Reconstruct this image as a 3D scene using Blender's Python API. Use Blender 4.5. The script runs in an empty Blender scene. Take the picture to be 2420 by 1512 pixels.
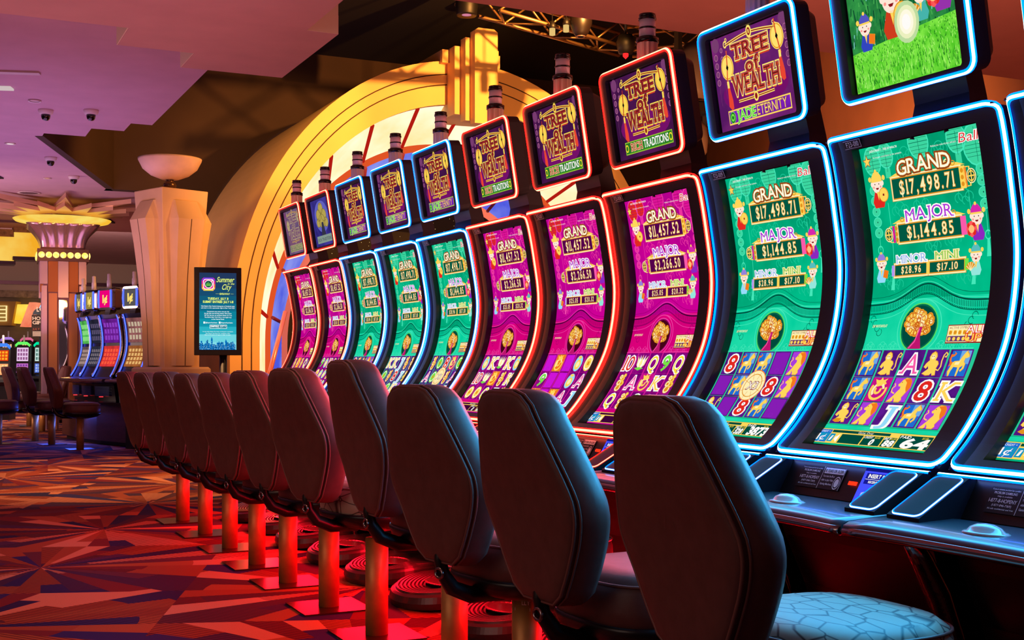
import bpy, bmesh, math, random
from mathutils import Vector, Matrix
from mathutils.geometry import tessellate_polygon
random.seed(7)
PI = math.pi
SC = bpy.context.scene
COL = SC.collection

# ------------------------------------------------------------------ camera
TH = math.atan(1415 / 2900)
cd = bpy.data.cameras.new('camera'); cam = bpy.data.objects.new('camera', cd); COL.objects.link(cam)
cam.location = (0, 0, 1.2); cam.rotation_euler = (PI / 2, 0, -TH)
cd.sensor_width = 36; cd.lens = 2900 / 2420 * 36; cd.shift_y = 99 / 2420; cd.clip_end = 200
SC.camera = cam
# ------------------------------------------------------------------ view, world, lights
vs = SC.view_settings
vs.view_transform = 'Standard'; vs.look = 'None'; vs.gamma = 1; vs.exposure = 0; vs.use_curve_mapping = False
w = bpy.data.worlds.new('world'); SC.world = w; w.use_nodes = True
bg = w.node_tree.nodes['Background']; bg.inputs[0].default_value = (.30, .145, .17, 1); bg.inputs[1].default_value = .16

def light(name, kind, loc, aim, color, power, **kw):
    d = bpy.data.lights.new(name, kind); o = bpy.data.objects.new(name, d); COL.objects.link(o)
    o.location = loc
    o.rotation_euler = (Vector(aim) - Vector(loc)).to_track_quat('-Z', 'Y').to_euler()
    d.color = color; d.energy = power
    for k, v in kw.items(): setattr(d, k, v)
    return o
# red strip under the long row of button decks, washing posts, foot rests and carpet
light('deck_underlight', 'AREA', (2.42, 6.55, .40), (1.5, 6.55, .06), (1, .004, .016), 120, shape='RECTANGLE', size=6.4, size_y=.08)
# amber stage spots on the truss, lighting the arch
light('arch_spot', 'SPOT', (8.0, 12.2, 6.2), (6.9, 17.8, 4.2), (1, .41, .09), 3100, spot_size=math.radians(70), spot_blend=.4, shadow_soft_size=.05)
light('arch_top_spot', 'SPOT', (3.5, 12.8, 5.9), (5.1, 18.6, 4.7), (1, .47, .10), 1100, spot_size=math.radians(31), spot_blend=.5, shadow_soft_size=.1)
light('arch_wash', 'SPOT', (2.0, 14.6, 2.5), (4.4, 19.0, 2.9), (1, .42, .13), 150, spot_size=math.radians(66), spot_blend=.6, shadow_soft_size=.2)
# warm downlight over the aisle carpet
light('aisle_spot', 'SPOT', (1.9, 13.5, 3.95), (1.9, 13.5, 0), (1, .50, .20), 900, spot_size=math.radians(74), spot_blend=.35, shadow_soft_size=.06)
light('aisle_fill', 'SPOT', (.3, 5.2, 3.6), (.9, 6.4, 0), (1, .50, .26), 70, spot_size=math.radians(115), spot_blend=.6, shadow_soft_size=.3)  # added fill lamp that lights the stool tops
# added area lamps with no seen source, brightening the ceilings
light('ceiling_fill_purple', 'AREA', (.8, 17.5, 1.7), (.8, 17.51, 4.1), (.72, .40, .90), 110, shape='RECTANGLE', size=3, size_y=9)
light('ceiling_fill_rose', 'AREA', (.4, 9.4, 1.6), (.4, 9.41, 3.8), (1, .38, .48), 27, shape='RECTANGLE', size=3, size_y=4)
light('soffit_step_fill', 'SPOT', (-3.6, 8.6, 3.0), (2.0, 10.7, 3.95), (1, .80, .66), 55, spot_size=math.radians(26), spot_blend=.6, shadow_soft_size=.1)  # added spot, only to brighten the soffit step faces
light('hall_fill', 'AREA', (-4.5, 3.0, 2.6), (2.0, 8.5, 1.2), (1, .66, .55), 54, shape='RECTANGLE', size=5, size_y=3)  # added fill from out of view for stool backs and fascias
light('ceiling_fill_right', 'AREA', (4.6, 5.2, 1.6), (4.8, 6.6, 3.8), (1, .34, .26), 66, shape='RECTANGLE', size=2.5, size_y=4)  # added uplight brightening the right soffit
light('back_hall_light', 'AREA', (2.2, 28, 3.7), (2.4, 30, .5), (1, .72, .58), 620, shape='RECTANGLE', size=6, size_y=6)
light('back_wall_amber', 'AREA', (8.2, 11.5, 2.6), (12.5, 14.8, 2.8), (1, .46, .16), 210, shape='RECTANGLE', size=3, size_y=2)
light('side_wall_wash', 'AREA', (5.6, 3.2, 2.6), (8.4, 4.6, 2.4), (1, .36, .22), 60, shape='RECTANGLE', size=2.5, size_y=1.2)
light('pillar_wash', 'SPOT', (.6, 13.4, 2.4), (3.2, 17.2, 2.3), (1, .60, .42), 46, spot_size=math.radians(44), spot_blend=.5, shadow_soft_size=.3)
light('column_fill', 'AREA', (-.6, 20.6, 1.9), (2.4, 23.4, 1.9), (1, .62, .55), 85, shape='RECTANGLE', size=1.5, size_y=1.5)  # added fill that brightens the column front
light('blue_floor_light', 'AREA', (2.30, 19.0, .42), (1.9, 18.8, 0), (.05, .12, 1), 30, shape='RECTANGLE', size=2.6, size_y=.1)

# ------------------------------------------------------------------ materials
def lin(c): return tuple(((v / 255) / 12.92 if v / 255 <= .04045 else ((v / 255 + .055) / 1.055) ** 2.4) for v in c)
MATS = {}
def mat(name, rgb, rough=.5, metal=0., noise=0., scale=8., bump=0., coat=0., spec=None, stretch=None):
    if name in MATS: return MATS[name]
    m = bpy.data.materials.new(name); m.use_nodes = True; nt = m.node_tree; b = nt.nodes['Principled BSDF']
    c = lin(rgb)
    b.inputs['Base Color'].default_value = (*c, 1); b.inputs['Roughness'].default_value = rough
    b.inputs['Metallic'].default_value = metal
    if coat: b.inputs['Coat Weight'].default_value = coat; b.inputs['Coat Roughness'].default_value = .08
    if spec is not None: b.inputs['Specular IOR Level'].default_value = spec
    if noise or bump:
        tc = nt.nodes.new('ShaderNodeTexCoord'); n = nt.nodes.new('ShaderNodeTexNoise')
        n.inputs['Scale'].default_value = scale; n.inputs['Detail'].default_value = 6
        if stretch:
            mp = nt.nodes.new('ShaderNodeMapping'); mp.inputs['Scale'].default_value = stretch
            nt.links.new(tc.outputs['Object'], mp.inputs[0]); nt.links.new(mp.outputs[0], n.inputs['Vector'])
        else: nt.links.new(tc.outputs['Object'], n.inputs['Vector'])
        if noise:
            r = nt.nodes.new('ShaderNodeValToRGB')
            r.color_ramp.elements[0].position = .3; r.color_ramp.elements[1].position = .7
            r.color_ramp.elements[0].color = (*[v * (1 - noise) for v in c], 1)
            r.color_ramp.elements[1].color = (*[min(1, v * (1 + noise)) for v in c], 1)
            nt.links.new(n.outputs['Fac'], r.inputs[0]); nt.links.new(r.outputs[0], b.inputs['Base Color'])
        if bump:
            bp = nt.nodes.new('ShaderNodeBump'); bp.inputs['Strength'].default_value = bump; bp.inputs['Distance'].default_value = .004
            nt.links.new(n.outputs['Fac'], bp.inputs['Height']); nt.links.new(bp.outputs[0], b.inputs['Normal'])
    MATS[name] = m; return m
def emi(name, rgb, k=1., rgb2=None, scale=5., sample=False):
    """self-luminous surface (screen pixels, lamps)"""
    if name in MATS: return MATS[name]
    m = bpy.data.materials.new(name); m.use_nodes = True; nt = m.node_tree; nt.nodes.clear()
    o = nt.nodes.new('ShaderNodeOutputMaterial'); e = nt.nodes.new('ShaderNodeEmission')
    e.inputs[0].default_value = (*lin(rgb), 1); e.inputs[1].default_value = k
    if rgb2:
        tc = nt.nodes.new('ShaderNodeTexCoord'); n = nt.nodes.new('ShaderNodeTexNoise'); n.inputs['Scale'].default_value = scale
        n.inputs['Detail'].default_value = 4
        r = nt.nodes.new('ShaderNodeValToRGB'); r.color_ramp.elements[0].position = .35; r.color_ramp.elements[1].position = .65
        r.color_ramp.elements[0].color = (*lin(rgb), 1); r.color_ramp.elements[1].color = (*lin(rgb2), 1)
        nt.links.new(tc.outputs['Object'], n.inputs['Vector']); nt.links.new(n.outputs['Fac'], r.inputs[0]); nt.links.new(r.outputs[0], e.inputs[0])
    nt.links.new(e.outputs[0], o.inputs[0])
    if not sample: m.cycles.emission_sampling = 'NONE'
    MATS[name] = m; return m

# ------------------------------------------------------------------ mesh helpers
class MB:
    def __init__(s): s.v = []; s.f = []; s.m = []; s.sm = []
    def add(s, vs_, fs, mi=0, smooth=False):
        o = len(s.v); s.v += [tuple(p) for p in vs_]
        for f in fs: s.f.append([i + o for i in f]); s.m.append(mi); s.sm.append(smooth)
        return s
    def box(s, x0, y0, z0, x1, y1, z1, mi=0):
        return s.add([(x0, y0, z0), (x1, y0, z0), (x1, y1, z0), (x0, y1, z0), (x0, y0, z1), (x1, y0, z1), (x1, y1, z1), (x0, y1, z1)],
                     [(3, 2, 1, 0), (4, 5, 6, 7), (0, 1, 5, 4), (1, 2, 6, 5), (2, 3, 7, 6), (3, 0, 4, 7)], mi)
    def loft(s, rings, mi=0, caps=True, smooth=False, closed=True):
        n = len(rings[0]); vs_ = [p for r in rings for p in r]; fs = []
        for i in range(len(rings) - 1):
            for j in range(n if closed else n - 1):
                k = (j + 1) % n
                fs.append((i * n + j, i * n + k, (i + 1) * n + k, (i + 1) * n + j))
        s.add(vs_, fs, mi, smooth)
        if caps:
            o = len(s.v) - len(vs_)
            s.f.append([o + j for j in range(n)][::-1]); s.m.append(mi); s.sm.append(False)
            s.f.append([o + (len(rings) - 1) * n + j for j in range(n)]); s.m.append(mi); s.sm.append(False)
        return s
    def lathe(s, prof, n=24, mi=0, c=(0, 0), caps=True, smooth=True):
        return s.loft([[(c[0] + r * math.cos(2 * PI * j / n), c[1] + r * math.sin(2 * PI * j / n), z) for j in range(n)] for r, z in prof], mi, caps, smooth)
    def tube(s, path, r, n=8, mi=0, closed=False, caps=True):
        P = [Vector(p) for p in path]; rings = []; N = len(P); up = None
        for i, p in enumerate(P):
            a = P[(i - 1) % N] if closed or i else P[0]; b = P[(i + 1) % N] if closed or i < N - 1 else P[-1]
            t = (b - a).normalized()
            if up is None: up = t.orthogonal().normalized()
            up = (up - t * up.dot(t)).normalized(); q = t.cross(up)
            rr = r[i] if isinstance(r, (list, tuple)) else r
            rings.append([p + (up * math.cos(2 * PI * j / n) + q * math.sin(2 * PI * j / n)) * rr for j in range(n)])
        if closed: rings.append(rings[0])
        return s.loft(rings, mi, caps and not closed, True)
    def prism(s, pts, axis, a0, a1, mi=0):
        """polygon pts (2D) extruded along axis 'x','y' or 'z' (concave allowed)"""
        def mk(p, a): return {'x': (a, p[0], p[1]), 'y': (p[0], a, p[1]), 'z': (p[0], p[1], a)}[axis]
        n = len(pts); vs_ = [mk(p, a0) for p in pts] + [mk(p, a1) for p in pts]
        fs = [(i, (i + 1) % n, n + (i + 1) % n, n + i) for i in range(n)]
        tri = tessellate_polygon([[Vector((p[0], p[1], 0)) for p in pts]])
        fs += [tuple(t) for t in tri] + [tuple(n + i for i in t) for t in tri]
        return s.add(vs_, fs, mi)
    def mesh(s, name, mats):
        me = bpy.data.meshes.new(name); me.from_pydata(s.v, [], s.f); me.update()
        for m in mats: me.materials.append(m)
        for p, mi, sm in zip(me.polygons, s.m, s.sm): p.material_index = mi; p.use_smooth = sm
        bm = bmesh.new(); bm.from_mesh(me); bmesh.ops.recalc_face_normals(bm, faces=bm.faces[:]); bm.to_mesh(me); bm.free()
        return me
    def build(s, name, mats, parent=None, bevel=0, sub=0, seg=2):
        if not isinstance(mats, (list, tuple)): mats = [mats]
        return ob(name, s.mesh(name, mats), parent, bevel, sub, seg)
def ob(name, me, parent=None, bevel=0, sub=0, seg=2):
    o = bpy.data.objects.new(name, me); COL.objects.link(o)
    if parent is not None: o.parent = parent
    if bevel:
        md = o.modifiers.new('bevel', 'BEVEL'); md.width = bevel; md.segments = seg; md.limit_method = 'ANGLE'; md.angle_limit = .6
    if sub: md = o.modifiers.new('subdivision', 'SUBSURF'); md.levels = sub; md.render_levels = sub
    return o
def tag(o, label=None, cat=None, group=None, kind=None):
    if label: o['label'] = label
    if cat: o['category'] = cat
    if group: o['group'] = group
    if kind: o['kind'] = kind
    return o
def thing(name, label, cat, loc=(0, 0, 0), rz=0, group=None):
    o = bpy.data.objects.new(name, None); COL.objects.link(o); o.location = loc; o.rotation_euler = (0, 0, rz); o.empty_display_size = .1
    return tag(o, label, cat, group)
def children(o): return [c for c in bpy.data.objects if c.parent == o]
def copy_tree(o, parent=None):
    c = o.copy(); COL.objects.link(c)
    if parent is not None: c.parent = parent
    for ch in children(o): copy_tree(ch, c)
    return c

# ------------------------------------------------------------------ flat artwork (lettering, screen graphics)
GC = {}
def glyph(ch, off=0.):
    k = (ch, off)
    if k in GC: return GC[k]
    c = bpy.data.curves.new('g', 'FONT'); c.body = ch; c.size = 1; c.offset = off; c.resolution_u = 3; c.fill_mode = 'FRONT'
    o = bpy.data.objects.new('g', c); COL.objects.link(o)
    dg = bpy.context.evaluated_depsgraph_get(); me = o.evaluated_get(dg).to_mesh()
    vs_ = [(v.co.x, v.co.y) for v in me.vertices]; fs = [tuple(p.vertices) for p in me.polygons]
    o.evaluated_get(dg).to_mesh_clear()
    bpy.data.objects.remove(o); bpy.data.curves.remove(c)
    GC[k] = (vs_, fs); return GC[k]
SERIF = {'A': 'b.04 b.96', 'D': 't.1 b.1', 'E': 't.08 b.08', 'F': 't.08 b.08', 'H': 't.1 b.1 t.9 b.9', 'I': 't.5 b.5', 'J': 't.72', 'K': 't.1 b.1 t.88 b.92', 'L': 't.1 b.1',
         'M': 't.06 b.08 t.94 b.92', 'N': 't.08 b.08 t.92', 'P': 't.08 b.08', 'R': 't.08 b.08 b.95', 'T': 'b.5', 'W': 't.04 t.5 t.96', 'Y': 'b.5 t.05 t.95', '1': 'b.62', '4': 'b.72', 'V': 't.05 t.95', 'U': 't.08 t.92'}
def bbox(vs_):
    xs = [p[0] for p in vs_]; ys = [p[1] for p in vs_]; return min(xs), min(ys), max(xs), max(ys)
class Art:
    def __init__(s): s.v = []; s.f = []; s.m = []; s.mats = []
    def mi(s, m):
        if m not in s.mats: s.mats.append(m)
        return s.mats.index(m)
    def raw(s, vs_, fs, m, L):
        o = len(s.v); s.v += [(p[0], p[1], L) for p in vs_]; k = s.mi(m)
        for f in fs: s.f.append([i + o for i in f]); s.m.append(k)
    def poly(s, pts, m, L):
        tri = tessellate_polygon([[Vector((p[0], p[1], 0)) for p in pts]]); s.raw(pts, [tuple(t) for t in tri], m, L)
    def rect(s, x0, y0, x1, y1, m, L): s.raw([(x0, y0), (x1, y0), (x1, y1), (x0, y1)], [(0, 1, 2, 3)], m, L)
    def ell(s, cx, cy, rx, ry, m, L, n=18, a0=0, a1=2 * PI):
        full = abs(a1 - a0 - 2 * PI) < 1e-6; k = n if full else n + 1
        pts = [(cx + rx * math.cos(a0 + (a1 - a0) * i / n), cy + ry * math.sin(a0 + (a1 - a0) * i / n)) for i in range(k)]
        if not full: pts.append((cx, cy))
        s.raw(pts, [tuple(range(len(pts)))], m, L) if full else s.raw(pts, [(len(pts) - 1, i, i + 1) for i in range(k - 1)], m, L)
    def ring(s, cx, cy, rx, ry, w, m, L, n=18, a0=0, a1=2 * PI, wy=None):
        wy = wy or w * ry / rx
        pts = []
        for i in range(n + 1):
            a = a0 + (a1 - a0) * i / n; c_, s_ = math.cos(a), math.sin(a)
            pts += [(cx + rx * c_, cy + ry * s_), (cx + (rx - w) * c_, cy + (ry - wy) * s_)]
        s.raw(pts, [(2 * i, 2 * i + 2, 2 * i + 3, 2 * i + 1) for i in range(n)], m, L)
    def line(s, pts, w, m, L):
        n = len(pts); vs_ = []
        for i, p in enumerate(pts):
            a = pts[max(i - 1, 0)]; b = pts[min(i + 1, n - 1)]; dx, dy = b[0] - a[0], b[1] - a[1]; d = math.hypot(dx, dy) or 1
            vs_ += [(p[0] - dy / d * w / 2, p[1] + dx / d * w / 2), (p[0] + dy / d * w / 2, p[1] - dx / d * w / 2)]
        s.raw(vs_, [(2 * i, 2 * i + 2, 2 * i + 3, 2 * i + 1) for i in range(n - 1)], m, L)
    def text(s, t, x, y, wd, h, m, L, off=0., serif=False, shear=0., track=.10, arch=0., fatten=0.):
        """text fitted in the box x..x+wd, y..y+h (capital height h); arch lifts the middle"""
        lay = []; cx = 0
        for ch in t:
            if ch == ' ': cx += .32; continue
            b = bbox(glyph(ch)[0]); lay.append((ch, cx - b[0], b)); cx += b[2] - b[0] + track
        tot = cx - track; ch_ = bbox(glyph('H')[0])[3]; sx = wd / tot; sy = h / ch_
        for ch, ox, b in lay:
            vs_, fs = glyph(ch, off + fatten)
            def T(p):
                X = (p[0] + ox) / tot; Y = p[1] / ch_
                return (x + X * wd + shear * Y * h, y + Y * h + arch * (1 - (2 * X - 1) ** 2))
            s.raw([T(p) for p in vs_], fs, m, L)
            if serif and ch in SERIF:
                for q in SERIF[ch].split():
                    xx = b[0] + float(q[1:]) * (b[2] - b[0]); yy = .0 if q[0] == 'b' else b[3] - .07; e = off
                    hw = .05 if ch in 'MN' else .10
                    s.raw([T(p) for p in [(xx - hw - e, yy - e), (xx + hw + e, yy - e), (xx + hw + e, yy + .07 + e), (xx - hw - e, yy + .07 + e)]], [(0, 1, 2, 3)], m, L)
    def otext(s, t, x, y, wd, h, fill, out, L, o=.05, **k):
        s.text(t, x, y, wd, h, out, L, off=o, **k); s.text(t, x, y, wd, h, fill, L + 1, **k)
    def mesh(s, name, mapf, levels=None):
        bm = bmesh.new(); V = [bm.verts.new(p) for p in s.v]
        for f, k in zip(s.f, s.m):
            try: fc = bm.faces.new([V[i] for i in f]); fc.material_index = k
            except ValueError: pass
        for y in levels or []:
            bmesh.ops.bisect_plane(bm, geom=bm.verts[:] + bm.edges[:] + bm.faces[:], plane_co=(0, y, 0), plane_no=(0, 1, 0), dist=1e-6)
        for v in bm.verts: v.co = Vector(mapf(v.co.x, v.co.y, v.co.z))
        me = bpy.data.meshes.new(name); bm.to_mesh(me); bm.free()
        for m in s.mats: me.materials.append(m)
        return me

# ================================================================== structure
def carpet():
    m = bpy.data.materials.new('carpet'); m.use_nodes = True; nt = m.node_tree; b = nt.nodes['Principled BSDF']; N = nt.nodes.new; Lk = nt.links.new
    b.inputs['Roughness'].default_value = .9; b.inputs['Specular IOR Level'].default_value = .15
    tc = N('ShaderNodeTexCoord'); mp = N('ShaderNodeMapping'); mp.vector_type = 'TEXTURE'
    mp.inputs['Location'].default_value = (.67, 7.64, 0); mp.inputs['Rotation'].default_value = (0, 0, math.radians(-20)); mp.inputs['Scale'].default_value = (1.9, 1.64, 1)
    Lk(tc.outputs['Object'], mp.inputs[0])
    def math_(op, a, b_=None, c=None):
        n = N('ShaderNodeMath'); n.operation = op
        for i, x in enumerate((a, b_, c)):
            if x is None: continue
            if isinstance(x, (int, float)): n.inputs[i].default_value = x
            else: Lk(x, n.inputs[i])
        return n.outputs[0]
    sp = N('ShaderNodeSeparateXYZ'); Lk(mp.outputs[0], sp.inputs[0])
    # columns of star bursts, every second column shifted by half a repeat
    cxi = math_('ROUND', sp.outputs[0]); odd = math_('MULTIPLY', math_('PINGPONG', cxi, 1), .5)
    y = math_('ADD', sp.outputs[1], odd); cyi = math_('ROUND', y)
    lx = math_('SUBTRACT', sp.outputs[0], cxi); ly = math_('SUBTRACT', y, cyi)
    ang = math_('ARCTAN2', math_('MULTIPLY', ly, .8), lx)
    rad = math_('SQRT', math_('ADD', math_('MULTIPLY', lx, lx), math_('MULTIPLY', ly, ly)))
    sec = math_('FLOOR', math_('MULTIPLY', ang, 34 / (2 * PI)))
    # ring index breaks the long wedges into shards
    shard = math_('FLOOR', math_('MULTIPLY', math_('ADD', rad, math_('MULTIPLY', math_('SINE', math_('MULTIPLY', sec, 5.3)), .16)), 2.2))
    cv = N('ShaderNodeCombineXYZ'); Lk(math_('ADD', sec, math_('MULTIPLY', cxi, 41)), cv.inputs[0]); Lk(math_('ADD', shard, math_('MULTIPLY', cyi, 17)), cv.inputs[1])
    wn = N('ShaderNodeTexWhiteNoise'); wn.noise_dimensions = '2D'; Lk(cv.outputs[0], wn.inputs['Vector'])
    r = N('ShaderNodeValToRGB'); r.color_ramp.interpolation = 'CONSTANT'
    pal = [(0, (186, 118, 84)), (.22, (140, 62, 30)), (.36, (104, 26, 26)), (.48, (66, 30, 66)), (.62, (34, 26, 84)), (.72, (150, 76, 36)), (.86, (84, 32, 44))]
    el = r.color_ramp.elements
    while len(el) < len(pal): el.new(.5)
    for e, (p, c) in zip(el, pal): e.position = p; e.color = (*lin(c), 1)
    Lk(wn.outputs['Value'], r.inputs[0])
    # woven pin stripes in half of the shards
    wv = math_('GREATER_THAN', math_('SINE', math_('MULTIPLY', math_('ADD', lx, math_('MULTIPLY', ly, 1.2)), 260)), .1)
    wsel = math_('MULTIPLY', wv, math_('GREATER_THAN', math_('FRACT', math_('MULTIPLY', wn.outputs['Value'], 7.3)), .35))
    mx = N('ShaderNodeMixRGB'); mx.blend_type = 'MULTIPLY'; Lk(math_('MULTIPLY', wsel, .8), mx.inputs[0]); Lk(r.outputs[0], mx.inputs[1]); mx.inputs[2].default_value = (*lin((120, 60, 50)), 1)
    nz = N('ShaderNodeTexNoise'); nz.inputs['Scale'].default_value = 240; Lk(tc.outputs['Object'], nz.inputs['Vector'])
    m2 = N('ShaderNodeMixRGB'); m2.blend_type = 'OVERLAY'; m2.inputs[0].default_value = .35; Lk(mx.outputs[0], m2.inputs[1]); Lk(nz.outputs['Fac'], m2.inputs[2])
    Lk(m2.outputs[0], b.inputs['Base Color'])
    return m
def struct(name, mb, m, **k): return tag(mb.build(name, m, **k), kind='structure')
cream = (226, 190, 150)
M_plaster = mat('rose_plaster', (214, 168, 160), .85, noise=.05, scale=3)
M_fascia = mat('pale_plaster', (238, 214, 190), .85)
M_black = mat('black_paint', (22, 10, 8), .9)
M_wall = mat('umber_wall', (66, 44, 31), .85, noise=.12, scale=1.2)
M_stone = mat('cream_stone', cream, .7, noise=.07, scale=2.5)
M_arch = mat('ochre_plaster', (244, 196, 120), .7, noise=.05, scale=1.6)
M_groove = mat('groove', (70, 44, 26), .9)

struct('floor', MB().box(-6, -4, -.1, 24, 42, 0), carpet())
# lower soffit with a saw-tooth far edge and a notch on the right
A = [(-5, 9.9), (.886, 9.9), (1.51, 9.9), (1.51, 10.47), (2.13, 10.47), (2.13, 11.02), (3.034, 11.02), (3.034, 9.36), (2.775, 9.36), (2.775, -3), (-5, -3)]
struct('ceiling', MB().prism(A, 'z', 3.8, 3.95), M_plaster)
struct('ceiling_step', MB().prism([(2.779, 9.352), (3.03, 9.352), (3.03, 9.36), (2.779, 9.36)], 'z', 3.80, 4.24), M_fascia)
for i, (x, y0, y1) in enumerate([(1.51, 9.9, 10.47), (2.13, 10.47, 11.02)]):
    struct('trim_%d' % (i + 1), MB().box(x - .012, y0, 3.80, x - .002, y1, 4.1), M_fascia)
B = [(-5, 9.0), (2.63, 9.0), (2.63, 15.45), (2.38, 15.45), (2.38, 16.0), (1.99, 16.0), (1.99, 16.6), (1.49, 16.6), (1.49, 16.83), (3.06, 21.72), (14, 21.72), (14, 40), (-5, 40)]
struct('ceiling_upper', MB().prism(B, 'z', 4.1, 4.25), mat('mauve_plaster', (206, 164, 178), .85, noise=.05, scale=3))
struct('ceiling_bay', MB().box(2.6, 4.0, 4.4, 3.42, 10.6, 4.5), M_plaster)
# soffit over the machines on the right
struct('ceiling_right', MB().box(3.42, -3, 3.8, 20, 8.11, 3.95), mat('terracotta_plaster', (206, 138, 118), .85, noise=.05, scale=3))
struct('ceiling_high', MB().box(-3, 4, 6.75, 24, 22, 6.85), M_black)
struct('wall_back', MB().prism([(2.9, 4.10), (4.1, 4.10), (4.1, 0), (24, 0), (24, 6.8), (2.9, 6.8)], 'y', 21.46, 21.7), M_wall)
struct('wall_right', MB().prism([(9.7, -3), (10, -3), (10, 7.4), (15.3, 21.4), (15.0, 21.4), (9.7, 7.5)], 'z', 0, 6.8), mat('amber_wall', (196, 120, 78), .85, noise=.08, scale=1.5))
struct('wall_bulkhead', MB().prism([(1.50, 16.80), (3.03, 21.46), (2.9, 21.46), (1.40, 16.84)], 'z', 4.098, 6.7), M_wall)
struct('wall_far', MB().box(-6, 38.0, 0, 14, 38.2, 4.1), mat('far_wall_stone', (120, 96, 76), .7, noise=.35, scale=1.4, stretch=(1, 1, 3)))
struct('trim_3', MB().box(-6, 37.9, 3.25, 14, 38.0, 4.1), mat('far_frieze', (190, 160, 150), .8))
struct('trim_4', MB().box(-6, 37.75, 3.42, 14, 37.9, 3.52), mat('frieze_rail', (70, 30, 50), .3, .6))
struct('trim_5', MB().box(-6, 37.88, 3.05, 14, 37.98, 3.25), mat('frieze_relief', (150, 122, 104), .8, noise=.4, scale=9, bump=.6))

# ------------------------------------------------------------------ arch
def earc(a, b, y, n=64, a0=0, a1=PI, cx=7.75, cz=1.5):
    return [(cx + a * math.cos(a0 + (a1 - a0) * i / n), y, cz + b * math.sin(a0 + (a1 - a0) * i / n)) for i in range(n + 1)]
def leg(r):   # straight legs down to the floor at both ends
    return [(r[0][0], r[0][1], 0)] + r + [(r[-1][0], r[-1][1], 0)]
arch = thing('archway', 'large ochre arch with keystone and glowing amber and blue ribs', 'arch', (0, 0, 0))
oa, ob_, ia, ib = 3.69, 4.37, 3.26, 3.70
mb = MB(); mb.loft([leg(earc(oa, ob_, 21.4)), leg(earc(oa, ob_, 17.5)), leg(earc(ia, ib, 17.5)), leg(earc(ia, ib, 17.62))], 0, False, False, False)
for f in range(len(mb.sm)): mb.sm[f] = False
for (s0, s1) in ((.955, .951), (.918, .914)):   # two incised lines on the face
    mb.loft([leg(earc(oa * s0 + .0, ob_ * s0, 17.495)), leg(earc(oa * s1, ob_ * s1, 17.495))], 1, False, False, False)
mb.build('arch_face', [M_arch, M_groove], arch)
M_aw = emi('amber_glass', (255, 214, 150), 1.25, (255, 236, 200), 1.2, True); M_or = emi('orange_glass', (255, 96, 44), .75, None, 1, True)
M_bl = emi('blue_glass', (84, 96, 240), .85, (150, 160, 255), 1.4, True)
M_pu = mat('lilac_trim', (196, 130, 150), .5)
def rib(name, r0, r1, y0, y1, m, mun, mm, n=13):
    m_ = MB().loft([leg(earc(*r0, y0)), leg(earc(*r1, y1))], 0, False, True, False)
    o = m_.build(name, m, arch)
    if mun:
        for i in range(n):
            a = PI * (i + .5) / n
            p0 = (7.75 + r0[0] * math.cos(a), y0 - .01, 1.5 + r0[1] * math.sin(a)); p1 = (7.75 + r1[0] * math.cos(a), y1 - .01, 1.5 + r1[1] * math.sin(a))
            p0 = tuple(p0[k] - (.03 if k == 1 else 0) for k in range(3)); MB().tube([p0, p1], .03, 6).build('glazing_bar', mm, o)
M_rb = emi('red_glow_bar', (196, 30, 20), .8); M_bb = mat('plum_bar', (120, 30, 60), .5)  # amber rib bars emit: the red light on them is painted in
rib('amber_rib', (ia, ib), (2.92, 3.24), 17.62, 18.5, M_aw, True, M_rb)
rib('orange_rib', (2.92, 3.24), (2.83, 3.13), 18.5, 18.52, M_or, False, None)
rib('blue_rib', (2.83, 3.13), (2.47, 2.60), 18.52, 19.2, M_bl, True, M_bb)
rib('lilac_rib', (2.47, 2.60), (2.37, 2.47), 19.2, 19.22, M_pu, False, None)
ks = MB()
ks.box(7.42, 17.20, 4.98, 8.16, 18.2, 6.02); ks.box(7.52, 17.02, 4.86, 8.06, 17.2, 6.12)
ks.prism([(7.60, 4.80), (7.98, 4.80), (7.98, 6.20), (7.92, 6.24), (7.66, 6.24), (7.60, 6.20)], 'y', 16.85, 17.02)
ks.box(7.30, 17.4, 5.80, 8.28, 20.5, 6.0)
ks.build('keystone', M_arch, arch)
# dark stage curtain inside the arch, its glitter glints painted as emission
mm = bpy.data.materials.new('sparkle_curtain'); mm.use_nodes = True; nt = mm.node_tree; b_ = nt.nodes['Principled BSDF']
b_.inputs['Base Color'].default_value = (.012, .007, .005, 1); b_.inputs['Roughness'].default_value = .8
tc = nt.nodes.new('ShaderNodeTexCoord'); vo = nt.nodes.new('ShaderNodeTexVoronoi'); vo.inputs['Scale'].default_value = 16; vo.inputs['Randomness'].default_value = 1
nt.links.new(tc.outputs['Object'], vo.inputs['Vector'])
lt = nt.nodes.new('ShaderNodeMath'); lt.operation = 'LESS_THAN'; lt.inputs[1].default_value = .12; nt.links.new(vo.outputs['Distance'], lt.inputs[0])
b_.inputs['Emission Color'].default_value = (.6, .4, .15, 1); nt.links.new(lt.outputs[0], b_.inputs['Emission Strength']); mm.cycles.emission_sampling = 'NONE'
tag(MB().box(5.15, 20.6, 0, 10.35, 20.64, 4.2).build('stage_curtain', mm), 'black glitter curtain with glowing painted glints hung inside the arch', 'curtain')
tag(MB().tube([(5.02, 18.05, 1.95), (4.55, 17.45, .75)], .035, 10).build('handrail', mat('pink_rail', (255, 150, 150), .3, .5)), 'slanting pink-lit handrail in the left side of the arch', 'handrail')

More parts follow.
